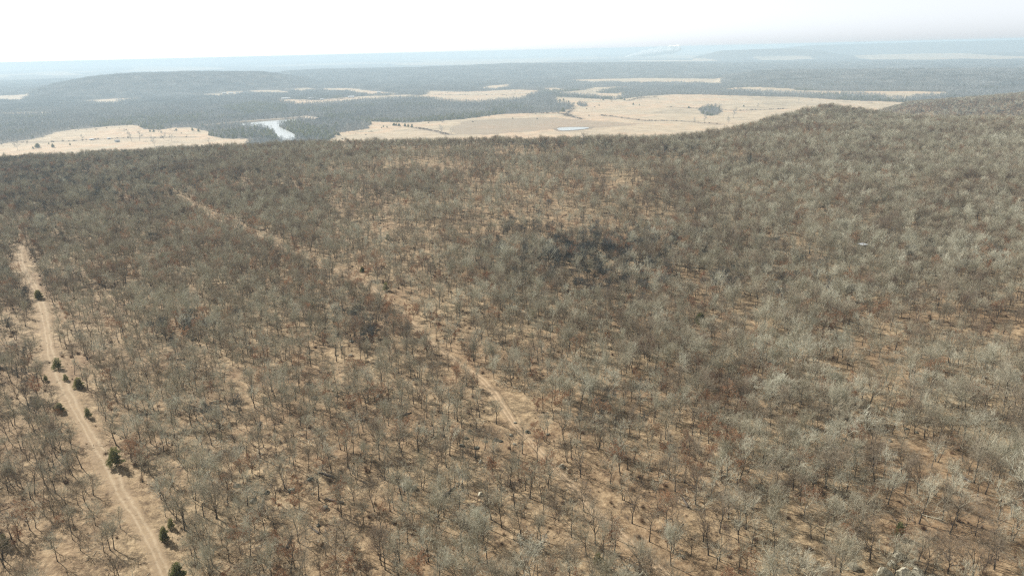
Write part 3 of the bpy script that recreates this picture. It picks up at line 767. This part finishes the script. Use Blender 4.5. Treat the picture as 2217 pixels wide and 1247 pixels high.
def scat_trees(name, sel, coll, v, label):
    p = np.stack([x[sel], y[sel], zt[sel]], -1); q = np.stack([tx[sel], ty[sel], rotz[sel]], -1); s = np.stack([scale[sel]] * 3, -1)
    scatter(name, coll, p, q, s, v[sel], label, 'woodland')
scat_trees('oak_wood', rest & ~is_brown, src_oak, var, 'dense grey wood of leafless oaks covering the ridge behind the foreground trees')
scat_trees('brown_oak_wood', rest & is_brown, src_brown, bvar, 'oaks with rusty dead leaves scattered through the grey wood on the ridge')
# undergrowth
bx, by = jitter_grid(-330, 420, 60, 420, 1.5)
ba = np.degrees(np.arctan2(bx, by)); kk = (np.abs(ba) < 41) & (rs.rand(len(bx)) < 0.14 + 0.5 * sstep(0.45, 0.72, fbm(bx / 11, by / 11, 131, 3)))
kk &= ((dist_line(TRACK, bx, by) > 2.6) | (rs.rand(len(bx)) < 0.22)) & (dist_line(TRAIL, bx, by) > 1.6)
bx = bx[kk]; by = by[kk]; m_ = len(bx); bi = rs.randint(0, 6, m_); bs = 0.22 + 0.7 * rs.rand(m_) ** 2.5; bs = np.where(bi > 2, 0.5 + bs, bs)
scatter('undergrowth', src_brush, np.stack([bx, by, terrain(bx, by)], -1), np.stack([np.zeros(m_), np.zeros(m_), rs.uniform(0, 6.28, m_)], -1),
        np.stack([bs, bs, bs * 0.8], -1), bi, 'low reddish brown brush and dry stems between the trees', 'undergrowth')
print('brush', m_)

# ------------------------------------------------------------------ valley woods
x2, y2 = jitter_grid(-2600, 2600, 900, 3300, 8.5)
a2 = np.degrees(np.arctan2(x2, y2)); r2 = np.hypot(x2, y2)
k = (np.abs(a2) < 40) & (r2 < 3300) & (r2 > 900); x2 = x2[k]; y2 = y2[k]; r2 = r2[k]
z2 = terrain(x2, y2)
lake_b = inside(LAKE, x2, y2) | inside(POND, x2, y2) | inside(DAM, x2, y2)
k = ~((r2 < 2000) & (z2 > VALLEY + 9)) & ~field_mask(x2, y2) & ~lake_b
x2 = x2[k]; y2 = y2[k]; z2 = z2[k]
ev = np.zeros(len(x2), bool)
for p in EVERGREEN: ev |= inside(p, x2, y2)
pick = rs.randint(0, 4, len(x2)); pick[(ev & (rs.rand(len(x2)) < 0.6)) | (rs.rand(len(x2)) < 0.02)] = 4
pick[(fbm(x2 / 160, y2 / 160, 171, 3) > 0.62) & (rs.rand(len(x2)) < 0.45)] = 4
s2 = rs.uniform(0.55, 1.2, len(x2))
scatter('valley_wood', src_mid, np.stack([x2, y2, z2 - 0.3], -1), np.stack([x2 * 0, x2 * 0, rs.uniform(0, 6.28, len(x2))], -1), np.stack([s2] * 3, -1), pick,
        'blue grey leafless woods around the lake and the fields of the valley', 'woodland')
x3, y3 = jitter_grid(-6500, 6500, 2000, 9000, 42)
a3 = np.degrees(np.arctan2(x3, y3)); r3 = np.hypot(x3, y3)
k = (np.abs(a3) < 40) & (r3 > 3270) & (r3 < 8800); x3 = x3[k]; y3 = y3[k]
fm = np.zeros(len(x3), bool)
for dx, dy in ((0, 0), (18, 18), (-18, 18), (18, -18), (-18, -18)): fm |= field_mask(x3 + dx, y3 + dy)
x3 = x3[~fm]; y3 = y3[~fm]; z3 = terrain(x3, y3)
gx_ = (terrain(x3 + 20, y3) - terrain(x3 - 20, y3)) / 40; gy_ = (terrain(x3, y3 + 20) - terrain(x3, y3 - 20)) / 40
n3 = len(x3); rz = rs.uniform(0, 6.28, n3)
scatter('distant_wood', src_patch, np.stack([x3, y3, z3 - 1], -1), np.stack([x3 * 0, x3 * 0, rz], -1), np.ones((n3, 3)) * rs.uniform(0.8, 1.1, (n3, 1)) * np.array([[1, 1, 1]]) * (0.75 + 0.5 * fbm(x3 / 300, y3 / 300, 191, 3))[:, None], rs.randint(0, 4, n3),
        'hazy blue woods on the hills beyond the valley', 'woodland')
print('valley trees', len(x2), 'stands', n3)

q_ = []
for L in LINES:
    t_ = rs.rand(46) * (len(L) - 1); q_.append(np.stack([np.interp(t_, range(len(L)), L[:, 0]) + rs.normal(0, 3, 46), np.interp(t_, range(len(L)), L[:, 1]) + rs.normal(0, 4, 46)], -1))
for p_ in FIELDS[:4]:
    c_ = p_[rs.randint(0, len(p_), 90)] + rs.normal(0, 60, (90, 2)); q_.append(c_)
q_ = np.concatenate(q_); q_ = q_[field_mask(q_[:, 0], q_[:, 1]) & ~near_wood(q_[:, 0], q_[:, 1])]; nq_ = len(q_); sq = rs.uniform(1.2, 3.4, nq_)
scatter('field_scrub', src_brush, np.stack([q_[:, 0], q_[:, 1], terrain(q_[:, 0], q_[:, 1])], -1), np.stack([np.zeros(nq_), np.zeros(nq_), rs.uniform(0, 6.28, nq_)], -1), np.stack([sq * 1.3, sq * 1.3, sq * 0.8], -1), rs.randint(0, 3, nq_),
        'thin scrub along ditches and fence lines in the valley fields', 'scrub')

# ------------------------------------------------------------------ cedars
def cedar(px, py, h, label, kind_i=None, group=None, fat=1.0):
    k = kind_i if kind_i is not None else int(px + py) % 3
    gx, gy, gz = on_ground(px, py)
    t = bpy.data.objects.new('cedar_tree', None); C.objects.link(t); t.location = (gx, gy, gz)
    h = h * (0.56 if gy < 900 else 1); s = h / CEDARS[k][0]; t.scale = (s * fat * 1.15, s * fat * 1.15, s); t.rotation_euler = (0, 0, px % 6.28)
    tag(t, label, 'cedar', group)
    link('trunk', cedar_parts[k][0], t); link('crown', cedar_parts[k][1], t)
G = 'dark green cedars among the bare oaks'
for px, py, h, fat, label in [
    (85, 648, 5.5, 1.0, 'green cedar on the right verge of the dirt track below its bend'),
    (126, 800, 5.5, 1.3, 'olive green bushy cedar right of the track at mid height'),
    (143, 825, 3.2, 1.2, 'small round cedar just below the olive bushy one on the verge'),
    (172, 840, 4.5, 1.0, 'dark upright cedar set back right of the track'),
    (100, 826, 2.8, 1.2, 'small dark cedar left of the track, half behind bare branches'),
    (130, 893, 3.8, 1.6, 'wide dark cedar on the left edge of the track'),
    (192, 905, 4.2, 1.0, 'thin ragged cedar on the right verge above the big one'),
    (252, 1010, 7.0, 1.2, 'largest cedar, yellow green on top, on the right verge of the track'),
    (358, 1172, 4.6, 0.9, 'dark cedar on the right side of the track casting a short shadow'),
    (388, 1262, 6.0, 1.1, 'dark cedar cut by the bottom edge beside the track'),
    (372, 1145, 3.4, 1.0, 'pale green cedar behind the dark one near the bottom of the track'),
    (12, 1185, 4.0, 1.1, 'dull olive cedar at the left edge near the bottom'),
    (356, 565, 6.0, 1.2, 'olive cedar inside the wood between track and trail'),
    (836, 630, 5.0, 1.2, 'dark green cedar beside the faint trail in mid picture'),
    (785, 590, 3.5, 1.0, 'small dark cedar above the faint trail'),
    (1516, 702, 5.5, 1.2, 'lone green cedar among pale crowns right of centre'),
    (676, 668, 3.6, 1.2, 'dull green low cedar in the open wood left of centre'),
    (598, 692, 3.6, 1.0, 'small olive cedar left of the dull green one'),
    (840, 520, 4.0, 1.0, 'small yellow green cedar in the wood above the trail'),
    (1945, 1165, 5.0, 1.0, 'moss green cedar above the pale rocks at bottom right'),
    (1295, 1225, 4.0, 1.0, 'olive cedar at the bottom right of the faint trail'),
    (2082, 262, 7.5, 1.4, 'dark cedar on the far right ridge'),
    (2020, 318, 8.0, 1.3, 'dark green upright cedar on the hillside at the right'),
    (2063, 322, 7.0, 1.7, 'broad dark cedar next to the upright one on the right hillside'),
    (1976, 337, 5.0, 1.8, 'low dark cedar below the small clearing on the right'),
    (2170, 265, 6.5, 1.8, 'wide olive cedar on the ridge near the right edge'),
    (1783, 290, 6.0, 1.0, 'dark cedar in the hollow of the right hill'),
    (1642, 285, 5.0, 1.6, 'low green cedar on the left flank of the right hill'),
    (410, 333, 8.5, 1.3, 'dark pointed cedar rising from the rim of the wood at left'),
    (2212, 292, 6.5, 1.4, 'dark cedar at the right edge below the ridge')]:
    cedar(px, py, h, label, group=G, fat=fat)

# valley cedars and lone bare trees
rr_ = random.Random(11)
G2 = 'small dark cedars dotting the valley fields'
valley_spots = [(830, 276, 5, 'on the slope above the centre field, left end'), (838, 277, 4.5, 'on the slope beside its twin'),
    (853, 273, 7, 'first of the dark clump right of the grove'), (858, 273, 6.5, 'second of the dark clump'), (864, 274, 7, 'last of the dark clump'),
    (877, 275, 8, 'left tree of the second dark clump'), (884, 276, 8.5, 'middle tree of the second dark clump'), (892, 277, 9, 'tallest, right end of the second dark clump'),
    (826, 278, 3, 'tiny, left of the clumps'), (805, 286, 3, 'tiny, by the grove corner'), (733, 294, 7, 'dark, at the corner of the pale field by the lake'),
    (1219, 243, 12, 'tall, off the tip of the central wood'), (1208, 246, 5, 'small, below the tip of the central wood'),
    (1152, 243, 5, 'on the fence line under the central wood'), (1184, 246, 5, 'farther right on the fence line under the central wood'),
    (1491, 235, 6, 'alone in the orange field'), (1610, 232, 6, 'alone in the field left of the hill'), (1297, 230, 5, 'alone in the pale field'),
    (1212, 220, 8, 'small cone by the upper field edge'), (1220, 219, 9, 'cone beside the upper field edge'), (1231, 223, 7, 'at the end of the upper field edge'),
    (1306, 218, 8, 'below the hedge row'), (1345, 216, 9, 'right of the hedge row'), (1352, 218, 6, 'just right of the hedge row pair'),
    (1371, 228, 7, 'single, right of the middle field'), (1384, 229, 5, 'smaller of the pair right of the middle field'), (1489, 205, 8, 'above the tree belt'),
    (325, 286, 6, 'first of the pair in the left field'), (333, 287, 7, 'second of the pair in the left field'), (382, 284, 6, 'in the left field near its top edge'),
    (417, 284, 8, 'dark pair in the left field, left one'), (430, 286, 8, 'dark pair in the left field, right one'), (82, 321, 10, 'round, low in the left field'),
    (115, 320, 8, 'round, right of the first low one in the left field'), (152, 315, 5, 'small, above the wood rim at left'), (106, 313, 4, 'tiny, left field'),
    (72, 323, 5, 'tiny, at the left in the field'), (370, 277, 4, 'tiny, along the top of the left field'),
    (1163, 259, 4, 'tiny, in the grey patch of the centre field'), (1110, 258, 4, 'tiny, left in the grey patch'),
    (1194, 205, 9, 'at the left start of the hedge row'), (1275, 252, 4, 'tiny, in the centre field above the pond')]
for px, py, h, words in valley_spots:
    cedar(px, py, h, 'cedar %s' % words, group=G2, fat=1.35)
for i in range(34):
    f = i / 33.0; px = 1192 + f * 131; py = 204.5 + 9.8 * f + 2.0 * math.sin(f * 3.1)
    if 0.80 < f < 0.84: continue
    cedar(px, py + rr_.uniform(-.3, .3), rr_.uniform(7, 11), 'cedar in the dark slanting hedge row across the valley fields', group='cedars of the hedge row', fat=1.6)
G3 = 'lone bare trees of the valley fields'
def lone(px, py, h, label, k):
    gx, gy, gz = on_ground(px, py); s = h / OAKS[k][0]['H']
    t = bpy.data.objects.new('bare_tree', None); C.objects.link(t); t.location = (gx, gy, gz); t.scale = (s * 1.2, s * 1.2, s); t.rotation_euler = (0, 0, px)
    tag(t, label, 'tree', G3); link('trunk', oak_parts[k][0], t); link('crown', mid_crown[k % 4], t)
mid_crown = [mesh_np('crown', q[2], q[3], [M_farwood]) for q in mid]
for px, py, h, w, k in [(755, 288, 14, 'pale bare tree at the left of the three by the lake grove', 1), (768, 285, 15, 'pale bare tree in the middle of the three by the lake grove', 1),
    (784, 285, 15, 'pale bare tree at the right of the three by the lake grove', 5), (957, 289, 12, 'bare tree behind the rim of the wood in mid picture', 1), (977, 292, 9, 'bare tree right of the one behind the rim', 1),
    (285, 307, 13, 'wide bare tree in the left field by the farmyard', 5), (303, 306, 14, 'bare tree right of the farmyard in the left field', 0), (335, 317, 14, 'bare tree low in the left field', 1),
    (355, 303, 12, 'bare tree in the left field right of the farmyard pair', 5), (372, 307, 12, 'thin bare tree in the left field', 2), (38, 325, 13, 'bare tree at the far left of the field', 1),
    (93, 302, 9, 'small bare tree in the upper left field', 0), (178, 306, 9, 'small bare tree left of the farmyard', 0), (452, 311, 8, 'bare tree at the right of the left field', 0),
    (270, 290, 8, 'small bare tree high in the left field', 0), (1505, 268, 10, 'small bare tree in the field left of the hill', 0), (1525, 265, 12, 'shrubby bare tree in the field left of the hill', 5),
    (1588, 256, 14, 'bushy bare tree against the field by the hill', 5), (1578, 268, 10, 'bare tree by the little pond edge at the hill foot', 1), (1640, 234, 9, 'small bare tree out in the orange field', 0),
    (1728, 222, 9, 'small bare tree in the field above the hill', 0), (1116, 202, 11, 'bare tree in the upper field', 0), (1300, 219, 9, 'pale bare tree under the hedge row', 1)]:
    lone(px, py, h, w, k)

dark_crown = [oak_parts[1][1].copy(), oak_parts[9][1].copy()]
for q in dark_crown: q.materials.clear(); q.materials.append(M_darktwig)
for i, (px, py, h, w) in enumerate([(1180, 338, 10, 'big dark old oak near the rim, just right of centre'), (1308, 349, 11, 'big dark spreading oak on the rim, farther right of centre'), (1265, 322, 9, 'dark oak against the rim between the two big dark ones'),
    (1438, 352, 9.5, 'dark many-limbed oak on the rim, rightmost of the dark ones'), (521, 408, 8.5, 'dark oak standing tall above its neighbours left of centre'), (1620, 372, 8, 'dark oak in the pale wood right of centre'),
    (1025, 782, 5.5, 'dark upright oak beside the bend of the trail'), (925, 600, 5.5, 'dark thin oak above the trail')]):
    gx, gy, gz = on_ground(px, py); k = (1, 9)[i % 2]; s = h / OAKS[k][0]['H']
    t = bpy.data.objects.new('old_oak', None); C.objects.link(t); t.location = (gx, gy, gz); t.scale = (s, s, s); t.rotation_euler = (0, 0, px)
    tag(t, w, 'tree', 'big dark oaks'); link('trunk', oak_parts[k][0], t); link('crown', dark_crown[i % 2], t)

# ------------------------------------------------------------------ buildings
def box_mesh(name, sx, sy, sz, m, z0=0, open_front=False):
    v = [(dx * sx / 2, dy * sy / 2, z0 + dz * sz) for dz in (0, 1) for dx, dy in ((-1, -1), (1, -1), (1, 1), (-1, 1))]
    return mesh_np(name, v, [(0, 1, 5, 4), (1, 2, 6, 5), (2, 3, 7, 6), (3, 0, 4, 7), (4, 5, 6, 7), (3, 2, 1, 0)], [m])
def gable_roof(name, sx, sy, z0, rise, m, over=0.6):
    a = sx / 2 + over; b = sy / 2 + over; t = 0.18
    v = [(-a, -b, z0), (a, -b, z0), (a, b, z0), (-a, b, z0), (-a, 0, z0 + rise), (a, 0, z0 + rise), (-a, -b, z0 + t), (a, -b, z0 + t), (a, b, z0 + t), (-a, b, z0 + t), (-a, 0, z0 + rise + t), (a, 0, z0 + rise + t)]
    return mesh_np(name, v, [(6, 7, 11, 10), (8, 9, 10, 11), (0, 4, 5, 1), (2, 5, 4, 3), (0, 1, 7, 6), (2, 3, 9, 8), (0, 6, 10, 4), (4, 10, 9, 3), (1, 5, 11, 7), (5, 2, 8, 11)], [m])
def building(name, cat, px, py, sx, sy, h, rise, rotdeg, wallm, roofm, label, doors=2, group=None):
    gx, gy, gz = on_ground(px, py)
    t = bpy.data.objects.new(name, None); C.objects.link(t); t.location = (gx, gy, gz - 0.1); t.rotation_euler = (0, 0, math.radians(rotdeg) - math.atan2(gx, gy))
    tag(t, label, cat, group)
    w = box_mesh('wall', sx, sy, h, wallm); link('wall', w, t)
    v = []; f = []
    link('gable', mesh_np('gable', [(-sx / 2, -sy / 2, h), (-sx / 2, sy / 2, h), (-sx / 2, 0, h + rise * .93), (sx / 2, -sy / 2, h), (sx / 2, sy / 2, h), (sx / 2, 0, h + rise * .93)], [(0, 2, 1), (3, 4, 5)], [wallm]), t)
    link('roof', gable_roof('roof', sx, sy, h + 0.01, rise, roofm), t)
    for d in range(doors):
        dx = (d + 0.5) / doors * sx - sx / 2; dw = min(4.0, sx / doors * 0.45); dh = h * 0.75
        b = box_mesh('door', dw, 0.12, dh, M_dark); o = link('door', b, t); o.location = (dx, -sy / 2 - 0.05, 0)
BG = 'farm buildings of the valley'
for args in [
    ('barn', 'barn', 606 + 13, 216, 34, 12, 5, 3.2, 4, M_white, M_roofw, 'long white barn at the left end of the strip of field', 4),
    ('barn', 'barn', 676, 215, 26, 11, 4, 3.0, -6, M_white, M_roofw, 'white roofed barn in the middle of the field strip'),
    ('shed', 'shed', 697, 217, 11, 8, 3.5, 2.0, 10, M_white, M_roofw, 'small white shed right of the middle barn', 1),
    ('barn', 'barn', 760, 212, 24, 12, 4, 3.0, 0, M_white, M_roofw, 'pale barn at the right end of the field strip'),
    ('farmhouse', 'house', 486, 204, 18, 12, 4, 3, 8, M_white, M_roofw, 'white house at the left of the row below the mesa', 3),
    ('farmhouse', 'house', 500, 203.5, 22, 12, 4, 3, 0, M_white, M_roofw, 'long white house in the row below the mesa', 3),
    ('farmhouse', 'house', 514, 203, 14, 11, 4, 3, -8, M_white, M_roofg, 'grey roofed house at the right of the row below the mesa'),
    ('farmhouse', 'house', 340, 211, 16, 11, 4, 3, 12, M_white, M_roofw, 'small white house right of the small tan field'),
    ('farmhouse', 'house', 820, 202, 16, 11, 4, 3, 0, M_white, M_roofw, 'white house near the upper middle fields'),
    ('farmhouse', 'house', 996, 193, 22, 12, 4.5, 3.5, 0, M_white, M_roofg, 'blue grey roofed house before the upper field'),
    ('shed', 'shed', 254, 308, 9, 6, 3, 1.6, 20, M_white, M_roofg, 'grey roofed shed in the farmyard of the left field', 1),
    ('shed', 'shed', 199, 304, 8, 5, 2.6, 1.4, -15, M_white, M_roofw, 'tiny white shed left of the farmyard', 1),
    ('shed', 'shed', 236, 302, 7, 5, 2.4, 1.2, 5, M_white, M_roofw, 'low white shed at the top of the farmyard', 1)]:
    building(*args, group=BG)

# ------------------------------------------------------------------ rocks, logs, hides
def rock_mesh(seed, m):
    import bmesh
    rng = random.Random(seed); bm = bmesh.new(); bmesh.ops.create_icosphere(bm, subdivisions=2, radius=1)
    planes = [(rvec(rng), rng.uniform(0.55, 0.85)) for _ in range(9)]
    for v in bm.verts:
        for nrm, d in planes:
            q = v.co.dot(nrm)
            if q > d: v.co -= nrm * (q - d)
        v.co += rvec(rng) * 0.04
    me = bpy.data.meshes.new('boulder'); bm.to_mesh(me); bm.free(); me.materials.append(m); return me
rocks = [rock_mesh(s, M_rock) for s in range(6)]; pales = [rock_mesh(s + 50, M_pale) for s in range(3)]
rng = random.Random(3)
def rock(px, py, s, me, label, group, flat=0.55):
    gx, gy, gz = on_ground(px, py)
    o = link('boulder', me, None, (gx, gy, gz + s * flat * 0.25), (rng.uniform(-.2, .2), rng.uniform(-.2, .2), rng.uniform(0, 6.28)), (s, s * rng.uniform(0.6, 1), s * flat))
    tag(o, label, 'boulder', group)
clusters = [(1280, 560, 150, 38, 46, 'in the dark rocky outcrop in mid picture'), (1150, 545, 50, 25, 14, 'at the left end of the dark outcrop'),
            (400, 725, 45, 22, 16, 'in the small stony patch right of the track'), (780, 730, 60, 30, 18, 'in the stony patch left of the trail'),
            (760, 860, 90, 40, 13, 'among the sparse trees in the lower middle'), (1050, 960, 120, 50, 16, 'beside the lower part of the faint trail'),
            (330, 620, 60, 40, 10, 'in the wood right of the track bend'), (1900, 900, 200, 90, 9, 'under the trees at the lower right'), (620, 1060, 200, 90, 9, 'among the thin trees near the bottom')]
for cx, cy, sx, sy, cnt, where in clusters:
    for i in range(cnt):
        s = rng.uniform(0.5, 1.3) * (1.2 if 'outcrop' in where else 0.65)
        rock(cx + rng.gauss(0, sx / 2), cy + rng.gauss(0, sy / 2), s, rng.choice(rocks), '%s grey lichened boulder %s' % ('large' if s > (1.1 if 'outcrop' in where else 0.62) else 'small', where), 'grey boulders of the ridge')
for px, py, s, label in [(880, 1055, 1.2, 'white flat slab standing out in the lower middle wood'), (896, 1060, 1.0, 'pale slab touching the white one'), (1040, 1072, .6, 'small round pale stone in the lower middle'),
    (1216, 1013, .8, 'pale stone on the faint trail'), (1040, 1002, .6, 'cream stone left of the faint trail'), (1945, 1205, 1.0, 'upright cream boulder at the bottom right'), (1932, 1225, .9, 'cream boulder below the upright one'),
    (1915, 1245, 1.4, 'broad cream boulder at the bottom edge, right'), (1955, 1244, 1.2, 'cream boulder right of the broad one'), (1985, 1242, 1.0, 'grey cream boulder rightmost at the bottom edge'),
    (1846, 1228, 1.0, 'bluish white stone near the bottom at right'), (1172, 553, 1.2, 'pale rock face in the dark outcrop'), (1275, 568, 1.0, 'pale rock right in the dark outcrop'), (364, 704, .9, 'pale stone in the small stony patch')]:
    rock(px, py, s, rng.choice(pales), label, None, 0.75)
def log(px, py, L, rad, ang, label):
    L *= 0.7; T = TB(); r_ = random.Random(int(px)); d = Vector((math.cos(ang), math.sin(ang), 0.02))
    gx, gy, gz = on_ground(px, py); pts, _ = path(r_, Vector((0, 0, rad)), d, L, 5, 0.05, 0)
    for p in pts: p.z = float(terrain(p.x + gx, p.y + gy)) - gz + rad * 0.7
    T.tube(pts, [rad, rad * .95, rad * .85, rad * .7, rad * .55, rad * .3], 6)
    for q in range(3):
        p, dd = at_path(pts, r_.uniform(.4, .9)); p2, _ = path(r_, p, side_dir(r_, dd, 0.8), L * .2, 2, .2, .05); T.tube(p2, [rad * .35, rad * .25, rad * .1], 4)
    tag(link('fallen_log', mesh_np('fallen_log', T.v, T.f, [M_log]), None, (gx, gy, gz)), label, 'log', 'fallen logs')
for i, (px, py, w) in enumerate([(725, 1035, 'short thick, lower middle'), (690, 1155, 'near the bottom left of middle'), (745, 1090, 'with broken branches, lower middle'), (400, 780, 'by the stony patch'),
    (950, 1085, 'slanting, near the bottom middle'), (1740, 1000, 'at the lower right'), (2100, 1045, 'beside a dark shadow at the right'), (560, 930, 'in the open wood at left'), (1490, 1100, 'right of the trail'), (860, 905, 'below the stony patch'),
    (2050, 830, 'in the right wood'), (300, 900, 'right of the track'), (620, 1190, 'by the bottom edge at left')]):
    log(px, py, rng.uniform(3.5, 7), rng.uniform(.16, .3), rng.uniform(0, 3.1), 'dark fallen log %s' % w)
def frame_stand(px, py):
    """open square timber frame, four posts and rails, propped up between the trees"""
    gx, gy, gz = on_ground(px, py)
    t = bpy.data.objects.new('timber_frame', None); C.objects.link(t); t.location = (gx, gy, gz); t.rotation_euler = (0, 0, 0.5)
    tag(t, 'dark open square timber frame standing between thin trees near the bottom', 'frame')
    w = 1.15; h = 1.5
    for sx in (-1, 1):
        for sy in (-1, 1): link('post', box_mesh('post', .16, .16, h, M_post, -.2), t, (sx * w / 2, sy * w / 2, 0))
    for z in (h - .2, 0.15):
        for s in (-1, 1):
            link('rail', box_mesh('rail', w - .17, .14, .16, M_post), t, (0, s * w / 2, z)); link('rail', box_mesh('rail', .14, w - .17, .16, M_post), t, (s * w / 2, 0, z + .01))
frame_stand(1001, 1135)
def hide(px, py):
    gx, gy, gz = on_ground(px, py)
    t = bpy.data.objects.new('hunting_hide', None); C.objects.link(t); t.location = (gx, gy, gz); t.rotation_euler = (0, 0, 0.3)
    tag(t, 'small dark raised box hide half hidden by grey trees at right', 'hide')
    for sx in (-1, 1):
        for sy in (-1, 1): link('leg', box_mesh('leg', .14, .14, 2.4, M_post), t, (sx * .95, sy * .95, 0))
    link('cabin', box_mesh('cabin', 2.1, 2.1, 2.0, M_dark, 2.4), t)
    link('roof', box_mesh('roof', 2.5, 2.5, .1, M_roofg, 4.41), t); link('sill', box_mesh('sill', 2.16, .08, .1, M_steel), t, (0, -1.1, 3.2))
hide(1865, 556)

# ------------------------------------------------------------------ smoke
def smoke():
    d = plane_pt(1352, 127, VALLEY); bx_, by_ = d; s = math.hypot(bx_, by_) / FPX
    import bmesh
    bm = bmesh.new(); bmesh.ops.create_icosphere(bm, subdivisions=5, radius=1)
    for v in bm.verts:
        u = (v.co.x + 1) / 2                      # 0 at the fire, 1 downwind
        x_ = u * 118 * s; grow = (8 + 12 * u) * s
        co = Vector((x_, v.co.y * grow * 2, (u ** 0.7) * 15 * s + v.co.z * grow * 0.42 + 2 * s))
        nn = fbm(np.array([co.x / (9 * s)]), np.array([(co.z + co.y * .3) / (6 * s)]), 9, 4)[0] - 0.5
        co += Vector((nn * 8 * s, 0, nn * 13 * s * (0.2 + u))); co.z = max(co.z, 0.5)
        v.co = co
    me = bpy.data.meshes.new('smoke'); bm.to_mesh(me); bm.free()
    m = bpy.data.materials.new('smoke'); m.use_nodes = True; nt = m.node_tree; nt.nodes.clear()
    v = nt.nodes.new('ShaderNodeVolumePrincipled'); v.inputs['Color'].default_value = (0.99, 0.99, 0.99, 1); v.inputs['Density'].default_value = 0.07; v.inputs['Anisotropy'].default_value = 0.3
    o = nt.nodes.new('ShaderNodeOutputMaterial'); nt.links.new(v.outputs[0], o.inputs['Volume']); me.materials.append(m)
    ob = link('smoke', me, None, (bx_, by_, VALLEY)); tag(ob, 'white plume of smoke drifting right from a fire near the horizon', 'smoke', kind='stuff')
smoke()

# ------------------------------------------------------------------ haze
def haze():
    S = 62000; top = max(HIGHEST, CAM_Z) + 5; me = box_mesh('haze', 2 * S, 2 * S, top + 220, None, -220)
    me.materials.clear(); m = bpy.data.materials.new('haze'); m.use_nodes = True; nt = m.node_tree; nt.nodes.clear()
    v = nt.nodes.new('ShaderNodeVolumePrincipled'); v.inputs['Color'].default_value = (*HAZE['color'], 1)
    v.inputs['Density'].default_value = HAZE['density']; v.inputs['Anisotropy'].default_value = HAZE['aniso']
    o = nt.nodes.new('ShaderNodeOutputMaterial'); nt.links.new(v.outputs[0], o.inputs['Volume']); me.materials.append(m)
    tag(link('haze', me), 'pale blue haze filling the air over the valley', 'haze', kind='stuff')
haze()

# ------------------------------------------------------------------ labels: where several still read alike, say which one from the left
def ordinal(k):
    ones = ['', 'first', 'second', 'third', 'fourth', 'fifth', 'sixth', 'seventh', 'eighth', 'ninth', 'tenth', 'eleventh', 'twelfth', 'thirteenth', 'fourteenth', 'fifteenth', 'sixteenth', 'seventeenth', 'eighteenth', 'nineteenth']
    if k < 20: return ones[k]
    t = {2: 'twent', 3: 'thirt', 4: 'fort', 5: 'fift'}[k // 10]
    return t + 'ieth' if k % 10 == 0 else t + 'y-' + ones[k % 10]
same = {}
for o in list(C.objects):
    if o.parent is None and o.get('label'): same.setdefault(o['label'], []).append(o)
for lab, obs in same.items():
    if len(obs) < 2: continue
    loc = np.array([o.location[:] for o in obs]); q = project(loc[:, 0], loc[:, 1], loc[:, 2])[0]
    for rank, i in enumerate(np.argsort(q)):
        obs[i]['label'] = '%s from left, %s' % (ordinal(rank + 1), lab)
